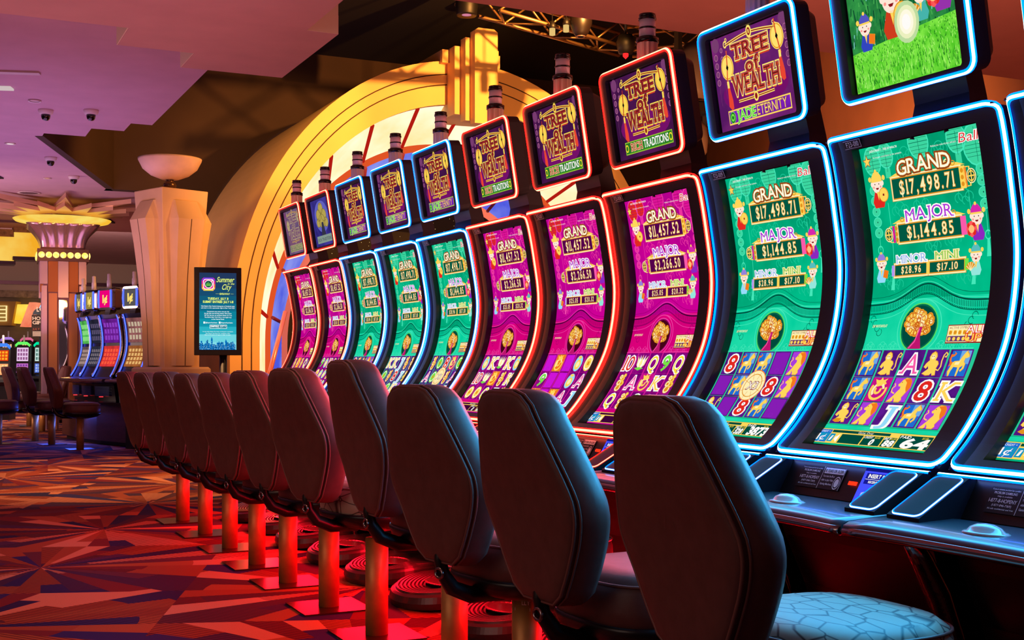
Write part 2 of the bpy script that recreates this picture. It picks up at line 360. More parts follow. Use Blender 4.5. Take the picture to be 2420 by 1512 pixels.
# ------------------------------------------------------------------ pillar with bowl lamp
pil = thing('pillar', 'cream stone pillar with flared fluted top and black plinth', 'pillar', (3.215, 17.37, 0), math.radians(45) - TH + math.radians(2))
pil.scale = (.82, .82, 1)
def sq(h, z, k=.0): return [(-h, -h, z), (h, -h, z), (h, h, z), (-h, h, z)]
MB().loft([sq(.33, .9), sq(.36, 2.4), sq(.44, 3.56)], 0).build('shaft', M_stone, pil, bevel=.012)
pm = MB()
for k in range(4):
    R = Matrix.Rotation(k * PI / 2, 3, 'Z')
    for (s0, s1, q) in ((-1, 0, 0),):
        secs = [(1.15, .20, .08), (1.7, .205, .08), (2.35, .235, .11), (2.82, .26, .16), (3.14, .285, .21), (3.40, .24, .03)]
        rings = []
        for z, hw, d in secs:
            base = .34 + (.09 * max(0, z - .9) / 2.5)
            rings.append([R @ Vector(p) for p in ((-hw, -base + .02, z), (hw, -base + .02, z), (hw * .86, -base - d, z), (-hw * .86, -base - d, z))])
        pm.loft(rings, 0)
        for i in range(len(secs) - 2):   # seam down the middle of each fin
            z, hw, d = secs[i]; z2, h2, d2 = secs[i + 1]
            b0 = .342 + .09 * max(0, z - .9) / 2.5 + d; b1 = .342 + .09 * max(0, z2 - .9) / 2.5 + d2
            pm.add([R @ Vector(p) for p in ((-.007, -b0, z), (.007, -b0, z), (.007, -b1, z2), (-.007, -b1, z2))], [(0, 1, 2, 3)], 1)
pm.build('flared_fin', [M_stone, M_groove], pil)
MB().loft([sq(.52, .30), sq(.52, .30), sq(.49, .86), sq(.50, .86), sq(.50, 1.0), sq(.47, 1.02), sq(.47, 1.10), sq(.44, 1.13)], 0).build('pedestal', M_stone, pil)
MB().loft([sq(.54, 0), sq(.54, .31)], 0).build('plinth', mat('black_granite', (16, 18, 20), .35), pil)
lamp = thing('bowl_lamp', 'white alabaster bowl uplight on a bronze ball above the pillar', 'lamp', (3.20, 17.38, 3.565))
bp = [(.02, .155), (.12, .165), (.26, .22), (.37, .31), (.425, .42), (.432, .45), (.40, .445), (.30, .33), (.12, .22), (.0, .21)]
MB().lathe(bp, 40).build('bowl', mat('alabaster', (236, 200, 180), .45, noise=.08, scale=6), lamp)
MB().lathe([(.06, 0), (.07, .012), (.05, .018), (.08, .045), (.09, .08), (.08, .115), (.045, .14), (.055, .148), (.055, .158), (0, .158)], 28).build('bronze_ball', mat('dark_bronze', (96, 74, 60), .3, .8), lamp)

# ------------------------------------------------------------------ ceiling fittings
M_wp = mat('white_plastic', (225, 205, 205), .5); M_dome = mat('black_dome', (10, 8, 10), .08, coat=.6)
def dome(p, label, s=1.):
    t = thing('dome_camera', label, 'security camera', p, 0, 'dome cameras on the ceiling')
    MB().lathe([(0, 0), (.085 * s, 0), (.085 * s, -.02), (.07 * s, -.05), (.055 * s, -.055), (0, -.055)], 20).build('housing', M_wp, t)
    MB().lathe([(.052 * s, -.05), (.052 * s, -.075), (.045 * s, -.10), (.028 * s, -.12), (0, -.126)], 20).build('dome', M_dome, t)
for p, l in [((1.371, 15.05, 4.1), 'black dome camera on the mauve ceiling, left one of the nearest pair'), ((1.84, 14.83, 4.1), 'black dome camera on the mauve ceiling, right one of the nearest pair'),
             ((1.75, 18.5, 4.1), 'black dome camera on the ceiling left of the bowl lamp, second row'), ((2.25, 20.2, 4.1), 'black dome camera on the ceiling just left of the bowl lamp'),
             ((2.95, 27.6, 4.1), 'tiny dark dome camera on the ceiling right of the lit column capital')]: dome(p, l)
def disc(name, p, r, label, cat, m, m2=None):
    t = thing(name, label, cat, p)
    MB().lathe([(r * .78, -.004), (r, -.004), (r, -.018), (r * .78, -.012)], 24, caps=False).build('trim_ring', M_wp, t)
    MB().lathe([(0, -.006), (r * .79, -.006)], 24, caps=False).build('lens', m2 or m, t)
disc('ceiling_speaker', (1.78, 22.5, 4.1), .19, 'round flush ceiling speaker above the lit column', 'speaker', mat('speaker_grille', (110, 80, 90), .8))
disc('smoke_detector', (1.21, 14.55, 4.1), .07, 'small round detector beside the nearest dome cameras', 'smoke detector', M_wp)
disc('downlight', (1.155, 17.55, 4.1), .07, 'small lit downlight in the ceiling at the far left', 'ceiling light', emi('lamp_white', (255, 240, 235), 1.6))
disc('downlight', (1.90, 20.6, 4.1), .06, 'small amber downlight beside the dome camera left of the bowl lamp', 'ceiling light', emi('lamp_amber', (255, 190, 90), 1.2))
disc('downlight', (3.1, 25.8, 4.1), .10, 'amber downlight in the ceiling right of the column capital', 'ceiling light', emi('lamp_amber2', (255, 196, 90), 1.5))
disc('downlight', (.75, 29.5, 4.1), .13, 'amber downlight in the ceiling at the far left edge below the gold cornice', 'ceiling light', MATS['lamp_amber2'])
def slot(p0, p1, wd, m, label):
    a, b = Vector(p0), Vector(p1); d = (b - a).normalized(); q = Vector((-d.y, d.x, 0)) * wd / 2
    o = MB().loft([[a - q, a + q, a + q + Vector((0, 0, -.02)), a - q + Vector((0, 0, -.02))], [b - q, b + q, b + q + Vector((0, 0, -.02)), b - q + Vector((0, 0, -.02))]]).build('ceiling_vent', m)
    tag(o, label, 'vent')
slot((.4, 13.36, 4.1), (1.14, 13.12, 4.1), .10, mat('vent_metal', (190, 165, 160), .4, .3), 'long pale slot diffuser in the ceiling at the left edge')
slot((.5, 14.13, 4.1), (.94, 13.98, 4.1), .14, emi('vent_lit', (225, 205, 205), .8), 'short bright ceiling panel below the long slot diffuser')
slot((.9, 19.9, 4.1), (1.25, 20.9, 4.1), .07, mat('vent_dark', (20, 14, 18), .6), 'dark slot in the ceiling at the left edge near the column')
slot((3.05, 24.2, 4.1), (3.75, 26.6, 4.1), .06, MATS['vent_dark'], 'long dark slot in the ceiling behind the pillar')
tr = thing('recessed_spotlight', 'round recessed light in the black ceiling above the arch', 'ceiling light', (7.68, 17.4, 6.75))
MB().lathe([(.12, -.004), (.17, -.004), (.17, -.03), (.12, -.02)], 24, caps=False).build('trim_ring', mat('brushed_ring', (180, 150, 120), .35, .8), tr)
MB().lathe([(0, -.006), (.125, -.006)], 24, caps=False).build('lens', emi('lamp_dim_amber', (190, 120, 60), .6), tr)

# ------------------------------------------------------------------ lighting truss and its fittings
M_alu = mat('truss_metal', (170, 130, 84), .35, .8); M_dk = mat('black_fitting', (18, 14, 13), .5)
tz = 5.85
trs = thing('lighting_truss', 'metal lattice truss hanging below the black ceiling', 'truss', (0, 0, 0))
def truss(p0, p1, name):
    a, b = Vector(p0), Vector(p1); d = b - a; n = max(3, int(d.length / .45)); q = Vector((-d.y, d.x, 0)).normalized() * .2; u = Vector((0, 0, .34)); g = MB()
    for off in (q, -q, q + u, -q + u): g.tube([a + off, b + off], .026, 6)
    for i in range(n):
        s0, s1 = a + d * (i / n), a + d * ((i + 1) / n)
        e, f = (q, -q) if i % 2 else (-q, q)
        g.tube([s0 + e, s1 + f], .015, 5); g.tube([s0 + e, s1 + e + u], .015, 5); g.tube([s0 + f + u, s1 + f], .015, 5)
    g.build(name, M_alu, trs)
truss((6.9, 14.85, tz), (9.7, 15.85, tz), 'truss_section'); truss((9.7, 15.85, tz), (12.2, 13.2, tz), 'truss_section')
for (x, y) in ((7.2, 15.0), (9.6, 15.8), (12.0, 13.4)): MB().tube([(x, y, tz + .3), (x, y, 6.75)], .012, 5).build('hanger', M_dk, trs)
def hang(p, drop, label):
    t = thing('pendant_socket', label, 'pendant light', p)
    MB().tube([(0, 0, 6.75 - p[2]), (0, 0, -drop)], .008, 5).build('cord', M_dk, t)
    MB().lathe([(0, -drop), (.03, -drop), (.045, -drop - .06), (.045, -drop - .10), (0, -drop - .10)], 12).build('cap', M_dk, t)
    MB().lathe([(.04, -drop - .10), (.04, -drop - .19), (0, -drop - .19)], 12).build('lens', emi('lamp_gold', (240, 200, 120), .9), t)
hang((7.86, 14.85, 5.92), .06, 'small gold pendant on a cord below the left end of the truss'); hang((8.02, 14.75, 5.92), .02, 'small gold pendant close under the truss beside the bell fitting')
t = thing('bell_light', 'black bell-shaped stage light hung under the truss', 'stage light', (8.22, 14.7, 5.86))
t.scale = (.52, .52, .72)
MB().tube([(0, 0, .19), (0, 0, 1.236)], .03, 8).build('stem', M_dk, t)
MB().lathe([(0, .2), (.20, .2), (.30, .1), (.30, -.04), (.22, -.20), (.14, -.27), (.10, -.28), (.0, -.26)], 24).build('housing', mat('bell_black', (26, 17, 16), .4), t)
MB().lathe([(.085, -.275), (.125, -.275), (.125, -.295), (.085, -.29)], 24, caps=False).build('rim', mat('bell_rim', (120, 90, 90), .4, .5), t)
t = thing('can_light', 'black can spotlight with pink lens hanging from the black ceiling', 'stage light', (7.22, 16.3, 6.42))
MB().lathe([(0, .32), (.07, .32), (.10, .22), (.15, .12), (.165, -.05), (.15, -.18), (.14, -.20), (.0, -.17)], 20).build('housing', M_dk, t)
MB().lathe([(0, -.185), (.135, -.185)], 20, caps=False).build('lens', emi('lamp_pink', (220, 130, 160), .9), t)
MB().tube([(0, 0, .3), (0, 0, .33)], .02, 6).build('stem', M_dk, t)
def moving(p, label, s=1.):
    t = thing('moving_head_light', label, 'stage light', p)
    g = MB().lathe([(0, .30 * s), (.10 * s, .29 * s), (.17 * s, .18 * s), (.19 * s, -.02 * s), (.17 * s, -.22 * s), (.12 * s, -.30 * s), (0, -.30 * s)], 20); g.build('head', mat('grey_housing', (108, 84, 74), .5), t)
    for sd in (-1, 1): MB().box(sd * .20 * s - .03, -.05, -.05, sd * .20 * s + .03, .05, .45 * s).build('yoke_arm', M_dk, t)
    MB().box(-.25 * s, -.14, .43 * s, .25 * s, .14, .58 * s).build('yoke_base', M_dk, t)
    if s > 1: MB().tube([(.3, .3, .5 * s), (.3, .3, 6.75 - p[2])], .04, 8).build('drop_pole', M_dk, t); MB().box(-.1, -.1, .55 * s, .35, .35, .6 * s).build('clamp', M_dk, t)
    MB().lathe([(.0, -.305 * s), (.11 * s, -.305 * s), (.12 * s, -.33 * s), (0, -.33 * s)], 18).build('lens', MATS['black_dome'], t)
moving((9.26, 13.5, 5.03), 'grey moving-head stage light beside the jade topper', 1.25); moving((9.30, 13.5, 4.14), 'small dark moving-head light under the grey one', .8)
t = thing('indicator_fixture', 'small dark fixture with a red pilot lamp under the truss corner', 'stage light', (9.12, 15.0, 5.73))
MB().tube([(0, 0, .12), (0, 0, 1.02)], .02, 6).build('stem', M_dk, t)
MB().lathe([(0, .14), (.10, .12), (.14, .0), (.10, -.14), (0, -.14)], 14).build('housing', M_dk, t)
MB().lathe([(0, -.22), (.04, -.18), (.04, -.12), (0, -.12)], 10).build('pilot_lamp', emi('pilot_red', (255, 40, 40), 1.5), t)

# ================================================================== slot machines
PP = [(.0, .92), (.10, 1.015), (.205, 1.16), (.27, 1.31), (.295, 1.50), (.27, 1.70), (.232, 1.88), (.20, 1.915)]
def catmull(P, n=16):
    Q = [tuple(2 * P[0][k] - P[1][k] for k in (0, 1))] + P + [tuple(2 * P[-1][k] - P[-2][k] for k in (0, 1))]; out = []
    for i in range(1, len(Q) - 2):
        for j in range(n):
            t = j / n; p0, p1, p2, p3 = Q[i - 1:i + 3]
            out.append(tuple(.5 * (2 * p1[k] + (p2[k] - p0[k]) * t + (2 * p0[k] - 5 * p1[k] + 4 * p2[k] - p3[k]) * t * t + (3 * p1[k] - p0[k] - 3 * p2[k] + p3[k]) * t ** 3) for k in (0, 1)))
    return out + [P[-1]]
class Prof:
    def __init__(s, P):
        s.P = catmull(P); s.L = [0]
        for a, b in zip(s.P, s.P[1:]): s.L.append(s.L[-1] + math.dist(a, b))
    def at(s, t, off=0.):
        """point at arc fraction t, moved off metres along the normal towards the player (-x)"""
        d = t * s.L[-1]; i = 0
        while i < len(s.L) - 2 and s.L[i + 1] < d: i += 1
        f = (d - s.L[i]) / (s.L[i + 1] - s.L[i]); a, b = s.P[i], s.P[i + 1]
        A_, B_ = s.P[max(i - 3, 0)], s.P[min(i + 4, len(s.P) - 1)]
        tx, tz = B_[0] - A_[0], B_[1] - A_[1]; n = math.hypot(tx, tz)
        return a[0] + f * (b[0] - a[0]) - tz / n * off, a[1] + f * (b[1] - a[1]) + tx / n * off
PR = Prof(PP)
T0, T1 = .05, .945
AW, AH = .5, .993
def scr_map(x, y, L):
    y = min(max(y, 0), AH); y += .028 * (1 - y / AH) ** 3
    px, pz = PR.at(T0 + (T1 - T0) * y / AH, -.042 + L * .0004); return (px, .267 - x, pz)
LEV = [AH * i / 44 for i in range(1, 44)]

# ---- screen colours
def C(name, rgb, k=1., **q): return emi('px_' + name, rgb, k, **q)
gold, gold2, dgold = C('gold', (255, 214, 90)), C('pale_gold', (255, 240, 180)), C('deep_gold', (226, 146, 30))
white, black_, red_, dred = C('white', (255, 252, 248)), C('black', (14, 6, 16)), C('red', (226, 40, 34)), C('dark_red', (140, 20, 26))
skin, pinkc, purp, dpurp, blue, lblue = C('skin', (255, 232, 214)), C('pink', (250, 90, 170)), C('purple', (140, 40, 190)), C('deep_purple', (70, 16, 110), rgb2=(96, 26, 146), scale=22), C('blue', (30, 110, 210)), C('light_blue', (150, 220, 250))
mag, lgreen, yel, orange = C('magenta', (220, 20, 150)), C('lime', (120, 226, 70)), C('yellow', (250, 226, 50)), C('orange', (244, 120, 30))
THEME = {
 'green': dict(bg=C('jade', (0, 148, 104), rgb2=(0, 190, 138), scale=4), lt=C('jade_light', (40, 226, 176), rgb2=(0, 206, 156), scale=5), mid=C('jade_mid', (60, 214, 160)), dk=C('jade_dark', (0, 104, 78)), ln=C('jade_line', (70, 232, 186)), box=C('jade_box', (0, 88, 66)), deep=C('jade_deep', (0, 74, 60)),
              g='$17,498.71', m='$1,144.85', mi='$28.96', mn='$17.10', cell=dpurp, sep=C('jade_sep', (40, 200, 150))),
 'magenta': dict(bg=C('orchid', (176, 0, 140), rgb2=(206, 0, 150), scale=4), lt=C('rose', (226, 0, 122), rgb2=(206, 0, 120), scale=5), mid=C('rose_mid', (238, 50, 160)), dk=C('rose_dark', (140, 0, 96)), ln=C('rose_line', (240, 70, 170)), box=C('plum_box', (84, 0, 76)), deep=C('plum_deep', (60, 4, 56)),
              g='$11,457.52', m='$2,266.50', mi='$25.05', mn='$20.32', cell=C('reel_plum', (150, 10, 130), rgb2=(110, 0, 110), scale=22), sep=C('rose_sep', (222, 30, 150)))}
HORSE = [(.18,.02),(.24,.02),(.25,.2),(.33,.38),(.55,.36),(.57,.02),(.64,.02),(.66,.36),(.80,.44),(.78,.32),(.70,.24),(.76,.19),(.88,.32),(.88,.5),(.78,.58),(.80,.72),(.88,.72),(.98,.76),(.96,.84),(.84,.94),(.82,1.0),(.74,.93),(.62,.78),(.54,.62),(.3,.6),(.2,.54),(.14,.3),(.1,.2)]
HTAIL = [(.24,.54),(.1,.6),(.06,.76),(.2,.8),(.28,.9),(.14,.98),(.2,.9),(.12,.86),(.0,.88),(-.02,.66),(.06,.5),(.02,.4),(.18,.46)]
MONK = [(.08,.1),(.3,.02),(.5,.04),(.54,.2),(.47,.34),(.58,.12),(.62,.02),(.78,.04),(.7,.3),(.76,.5),(.68,.62),(.54,.66),(.58,.8),(.52,.93),(.4,1.0),(.26,.92),(.2,.78),(.26,.66),(.12,.52),(.06,.38),(.2,.3),(.26,.42),(.32,.3),(.2,.2)]
LION = [(.06,.0),(.3,.0),(.36,.05),(.32,.2),(.42,.1),(.46,.0),(.72,.0),(.80,.1),(.74,.2),(.84,.4),(.96,.62),(.92,.86),(.80,.98),(.58,1.0),(.44,.92),(.36,.80),(.28,.74),(.33,.66),(.44,.66),(.46,.56),(.36,.42),(.3,.3),(.18,.14)]
LMANE = [(.52,.96),(.80,.98),(.94,.86),(.98,.62),(.86,.42),(.80,.5),(.74,.62),(.70,.82)]
def sil(art, P, x, y, w, h, m, L, o=0):
    cx = sum(p[0] for p in P) / len(P); cy = sum(p[1] for p in P) / len(P)
    art.poly([(x + w * (cx + (p[0] - cx) * (1 + o)), y + h * (cy + (p[1] - cy) * (1 + o))) for p in P], m, L)
def symbol(art, s, x, y, w, h, th, L=2):
    """one reel symbol in the cell x,y,w,h"""
    def let(t, fill, sx=.16, k=.68, **q): art.otext(t, x + w * sx, y + h * .13, w * k, h * .72, fill, white, L, o=.06, serif=True, shear=.10, **q)
    if s == 'A': let('A', pinkc, .14, .70)
    elif s == 'K': let('K', gold, .12, .74)
    elif s == 'Q': let('Q', yel, .14, .66)
    elif s == 'J': let('J', lblue, .2, .52)
    elif s == '8': let('8', red_, .2, .56, fatten=.02)
    elif s == '9': let('9', lgreen, .2, .56, fatten=.02)
    elif s == '10': let('10', red_, .08, .80)
    elif s == 'H':
        art.rect(x + w * .1, y + h * .06, x + w * .94, y + h * .96, blue, L); art.rect(x + w * .5, y + h * .5, x + w * .94, y + h * .96, C('sky', (110, 170, 230)), L + 1)
        sil(art, HTAIL, x + w * .08, y + h * .05, w * .84, h * .9, orange, L + 2); sil(art, HORSE, x + w * .08, y + h * .05, w * .84, h * .9, dgold, L + 3, .05); sil(art, HORSE, x + w * .08, y + h * .05, w * .84, h * .9, gold, L + 4)
        art.poly([(x + w * (.08 + .84 * p[0]), y + h * (.05 + .9 * p[1])) for p in [(.34, .46), (.56, .46), (.62, .7), (.56, .58), (.36, .56)]], gold2, L + 5)
    elif s == 'M':
        sil(art, MONK, x + w * .04, y + h * .06, w * .88, h * .86, dgold, L + 2, .06); sil(art, MONK, x + w * .04, y + h * .06, w * .88, h * .86, gold, L + 3)
        art.line([(x + w * p[0], y + h * p[1]) for p in [(.66, .3), (.8, .26), (.86, .4), (.82, .6), (.84, .8), (.92, .9), (1.0, .84), (.96, .74), (.9, .76)]], w * .055, gold, L + 3)
        art.ell(x + w * .38, y + h * .74, w * .09, h * .08, gold2, L + 4); art.ell(x + w * .34, y + h * .76, w * .018, h * .018, dred, L + 5, 8); art.ell(x + w * .42, y + h * .76, w * .018, h * .018, dred, L + 5, 8)
    elif s == 'L':
        art.rect(x + w * .06, y + h * .03, x + w * .98, y + h * .98, C('violet', (170, 60, 220)), L)
        sil(art, LION, x + w * .06, y + h * .03, w * .9, h * .93, dgold, L + 2, .05); sil(art, LION, x + w * .06, y + h * .03, w * .9, h * .93, gold, L + 3)
        sil(art, LMANE, x + w * .06, y + h * .03, w * .9, h * .93, orange, L + 4); art.line([(x + w * p[0], y + h * p[1]) for p in [(.3, .36), (.14, .42), (.1, .56), (.2, .66), (.14, .76)]], w * .05, gold, L + 3)
        art.ell(x + w * .47, y + h * .80, w * .02, h * .02, dred, L + 5, 8)
    elif s in 'PD':
        art.rect(x + w * .04, y + h * .03, x + w * .98, y + h * .98, mag if s == 'P' else dgold, L); art.rect(x + w * .09, y + h * .06, x + w * .93, y + h * .95, C('rose_tile', (200, 20, 130)) if s == 'P' else orange, L + 1)
        for k, (r, a0, a1, m) in enumerate([(.42, 2.6, 6.6, gold), (.30, .2, 4.0, gold2), (.18, 2.5, 6.8, gold), (.40, .7, 1.9, gold)]):
            art.ring(x + w * .5, y + h * .48, w * r, h * r, w * .10, m, L + 2 + k, 20, a0, a1)
        sil(art, [(.2, .9), (.4, .6), (.62, .66), (.8, .94), (.6, .86), (.5, .98), (.44, .84)], x, y, w, h, gold, L + 6)
    elif s == 'X':
        art.ell(x + w * .5, y + h * .5, w * .74, h * .72, orange, L + 6, 28); art.ell(x + w * .5, y + h * .5, w * .70, h * .68, gold2, L + 7, 28); art.ring(x + w * .5, y + h * .5, w * .56, h * .54, w * .04, dgold, L + 8, 28)
        for k in range(8): a = k * PI / 4 + .4; art.line([(x + w * (.5 + .3 * math.cos(a)), y + h * (.5 + .3 * math.sin(a))), (x + w * (.5 + .66 * math.cos(a)), y + h * (.5 + .64 * math.sin(a)))], w * .02, dgold, L + 8)
        art.otext('X3', x + w * .2, y + h * .32, w * .62, h * .36, white, dred, L + 9, o=.05, serif=False, shear=.1)
    elif s == 'lotus':
        for k, (dx, r) in enumerate([(-.26, .5), (.26, -.5), (-.13, .25), (.13, -.25), (0, 0)]):
            a = r; pts = [(0, -.34), (.13, -.05), (0, .40), (-.13, -.05)]
            art.poly([(x + w * (.5 + dx + p[0] * math.cos(a) - p[1] * math.sin(a)), y + h * (.52 + p[0] * math.sin(a) + p[1] * math.cos(a))) for p in pts], [gold2, gold2, white, white, C('petal', (255, 240, 150))][k], L + k)
        art.poly([(x + w * p[0], y + h * p[1]) for p in [(.1, .24), (.5, .12), (.9, .24), (.5, .3)]], lgreen, L + 6)
    elif s == 'c':
        for k, (dx, dy, r) in enumerate([(.5, .2, .22), (.66, .44, .16), (.4, .48, .17), (.6, .68, .14), (.42, .78, .13), (.7, .86, .1)]):
            art.ell(x + w * dx, y + h * dy, w * (r + .03), h * (r + .02) * .9, dgold, L + k); art.ring(x + w * dx, y + h * dy, w * r, h * r * .9, w * .08, gold if k % 2 else gold2, L + k + .5)
    elif s == 'V':
        art.ell(x + w * .5, y + h * .48, w * .40, h * .44, lblue, L); art.ell(x + w * .5, y + h * .42, w * .28, h * .28, gold, L + 1); art.ell(x + w * .5, y + h * .44, w * .16, h * .16, gold2, L + 2)
        art.rect(x + w * .34, y + h * .74, x + w * .66, y + h * .88, gold, L + 2)
    elif s == 'C':
        art.ell(x + w * .5, y + h * .5, w * .42, h * .44, lgreen if th == 'green' else gold, L); art.ring(x + w * .5, y + h * .5, w * .34, h * .36, w * .06, white, L + 1); art.rect(x + w * .4, y + h * .4, x + w * .6, y + h * .6, dgold, L + 1)
    elif s == '_':
        art.rect(x + w * .06, y + h * .05, x + w * .94, y + h * .95, C('blank_reel', (134, 28, 180)) if th == 'green' else C('blank_reel2', (206, 20, 216)), L)
        art.ring(x + w * .5, y + h * .2, w * .12, h * .09, w * .02, purp, L + 1)
def figure(art, cx, y, h, hat, robe, item, L, flip=1):
    """little festive figure in a hat: robe, head, face and what it carries"""
    w = h * .5; f = flip
    art.poly([(cx - .34 * w, y), (cx + .34 * w, y), (cx + .46 * w, y + .16 * h), (cx + .26 * w, y + .44 * h), (cx - .26 * w, y + .44 * h), (cx - .46 * w, y + .16 * h)], robe, L)
    art.poly([(cx - .1 * w, y + .44 * h), (cx + .1 * w, y + .44 * h), (cx + .0 * w, y + .2 * h)], gold, L + 1)
    for s in (-1, 1): art.ell(cx + s * .40 * w, y + .66 * h, .10 * w, .07 * h, skin, L); art.ell(cx + s * .52 * w, y + .80 * h, .12 * w, .07 * h, gold, L)
    art.ell(cx, y + .62 * h, .40 * w, .22 * h, skin, L + 1, 20)
    art.poly([(cx - .40 * w, y + .72 * h), (cx + .40 * w, y + .72 * h), (cx + .36 * w, y + .86 * h), (cx + .16 * w, y + .98 * h), (cx - .16 * w, y + .98 * h), (cx - .36 * w, y + .86 * h)], hat, L + 2)
    art.rect(cx - .40 * w, y + .71 * h, cx + .40 * w, y + .76 * h, gold, L + 3); art.ell(cx, y + 1.0 * h, .09 * w, .05 * h, gold, L + 3)
    for s in (-1, 1): art.ell(cx + s * .15 * w, y + .65 * h, .035 * w, .02 * h, black_, L + 3, 8); art.ell(cx + s * .26 * w, y + .57 * h, .06 * w, .03 * h, C('cheek', (255, 150, 140)), L + 3, 10)
    art.poly([(cx - .13 * w, y + .55 * h), (cx + .13 * w, y + .55 * h), (cx + .06 * w, y + .50 * h), (cx - .06 * w, y + .50 * h)], dred, L + 3)
    ix = cx + f * .42 * w
    if item == 'coin': art.ell(ix, y + .34 * h, .36 * w, .20 * h, dgold, L + 4); art.ell(ix, y + .34 * h, .32 * w, .18 * h, gold, L + 5); art.rect(ix - .06 * w, y + .31 * h, ix + .06 * w, y + .37 * h, dred, L + 6)
    if item == 'flower':
        for k in range(8): a = k * PI / 4; art.ell(ix + .22 * w * math.cos(a), y + .32 * h + .13 * h * math.sin(a), .16 * w, .09 * h, red_ if k % 2 else C('coral', (255, 90, 90)), L + 4, 10)
        art.ell(ix, y + .32 * h, .2 * w, .11 * h, C('peach', (255, 190, 120)), L + 5)
    if item == 'book': art.poly([(ix - .24 * w, y + .18 * h), (ix + .20 * w, y + .12 * h), (ix + .30 * w, y + .38 * h), (ix - .14 * w, y + .44 * h)], dgold, L + 4); art.poly([(ix - .2 * w, y + .2 * h), (ix + .17 * w, y + .15 * h), (ix + .26 * w, y + .37 * h), (ix - .12 * w, y + .42 * h)], orange, L + 5)
    if item == 'fan':
        art.ell(ix, y + .16 * h, .46 * w, .28 * h, dgold, L + 4, 12, .5, 2.8)
        for k in range(5): a = .65 + k * .47; art.line([(ix, y + .16 * h), (ix + .44 * w * math.cos(a), y + .16 * h + .27 * h * math.sin(a))], .05 * w, gold2, L + 5)
def cloud(art, x, y, r, m, L):
    for dx, dy, k in ((-.9, 0, .7), (0, .35, 1), (.95, .05, .75), (.2, -.4, .6)): art.ring(x + dx * r, y + dy * r, r * k, r * k, r * .14, m, L, 14, -.6, 4.4)
def main_art(th):
    t = THEME[th]; a = Art(); X = lambda v: v * AW; Y = lambda v: v * AH
    a.rect(X(-.04), 0, X(1.03), AH, t['bg'], 0)
    a.rect(X(-.04), Y(.36), X(1.03), Y(.52), t['lt'], 1)
    # lanterns with tassels along the top, coin strings down the sides
    for cx, cy, r in ((.10, .955, .075), (.22, .965, .065), (.505, .985, .085), (.80, .975, .075), (.94, .945, .10)):
        a.ell(X(cx), Y(cy), X(r), Y(r * .62), t['mid'] if th == 'green' else (red_ if cx < .3 else mag), 2); a.ring(X(cx), Y(cy), X(r), Y(r * .62), .004, t['ln'], 3)
        for k in range(-3, 4): q = r * .94 * math.sqrt(max(0, 1 - (k * .011 / (r * .62)) ** 2)); a.line([(X(cx - q), Y(cy + k * .011)), (X(cx + q), Y(cy + k * .011))], .0012, t['dk'], 3)
        a.line([(X(cx), Y(cy - r * .6)), (X(cx), Y(cy - r * .6 - .03))], .022, t['mid'], 2); a.line([(X(cx), Y(min(.994, cy + .05))), (X(cx), Y(cy - .05))], .0014, t['dk'], 3.5)
    for cx, top, n in ((.075, .865, 5), (.95, .875, 4), (.185, .80, 0), (.84, .80, 0)):
        a.line([(X(cx), Y(top + .02)), (X(cx), Y(top - .19))], .002, t['ln'], 2)
        for k in range(n):
            cy = top - k * .034
            a.ell(X(cx), Y(cy), X(.036), Y(.0165), t['mid'], 3); a.ring(X(cx), Y(cy), X(.036), Y(.0165), .003, t['ln'], 4); a.ell(X(cx), Y(cy), .0022, .0025, t['deep'], 4, 8)
        a.ring(X(cx), Y(top - .19), .012, .014, .003, t['ln'], 3); a.poly([(X(cx) - .004, Y(top - .20)), (X(cx) + .004, Y(top - .20)), (X(cx) + .008, Y(top - .25)), (X(cx) - .008, Y(top - .25))], t['ln'], 3)
    for x, y, r in ((.38, .955, .02), (.66, .95, .02), (.28, .79, .022), (.80, .80, .022), (.46, .80, .02), (.68, .68, .02), (.52, .67, .02), (.2, .565, .022), (.78, .575, .024), (.12, .58, .02), (.62, .585, .016)): cloud(a, X(x), Y(y), r, t['mid'] if th == 'magenta' else C('jade_relief', (24, 196, 148)), 2)
    a.text('JADE ETERNITY - TREE OF WEALTH' if th == 'green' else 'RICH TRADITIONS - TREE OF WEALTH', X(.09), Y(.983), X(.24), .006, white, 5, track=.16, fatten=.02); a.text('All wagers contribute to the jackpots', X(.11), Y(.963), X(.25), .005, white, 5, track=.14)
    a.text('Malfunction voids all plays and pays', X(.60), Y(.962), X(.20), .005, white, 5, track=.14)
    a.text('Bally', X(.82), Y(.958), X(.20), .026, white, 6, shear=.25, off=.05); a.text('Bally', X(.82), Y(.958), X(.20), .026, C('logo_red', (226, 60, 60)), 7, shear=.25)
    st = []
    for k in range(10): r = (.016, .007)[k % 2]; st.append((X(.055) + r * math.sin(k * PI / 5), Y(.957) + r * 1.1 * math.cos(k * PI / 5)))
    a.poly([(X(.055) + (p[0] - X(.055)) * 1.25, Y(.957) + (p[1] - Y(.957)) * 1.25) for p in st], dred, 5); a.poly(st, gold, 6)
    def plaque(x0, x1, y0, y1, txt, ty, tw, side=None):
        a.rect(X(x0) - .008, Y(y0) - .009, X(x1) + .008, Y(y1) + .009, dgold, 4); a.rect(X(x0) - .006, Y(y0) - .008, X(x1) + .006, Y(y1) + .008, gold2, 5); a.rect(X(x0) - .002, Y(y0) - .0035, X(x1) + .002, Y(y1) + .0035, dgold, 6); a.rect(X(x0), Y(y0), X(x1), Y(y1), t['box'], 7)
        h = Y(y1 - y0); wv = X(x1 - x0) * tw
        a.otext(txt, X(x0) + (X(x1 - x0) - wv) * .55, Y(y0) + h * .14, wv, h * .72, gold2, dgold, 8, o=.035, serif=True, fatten=.004, track=.24)
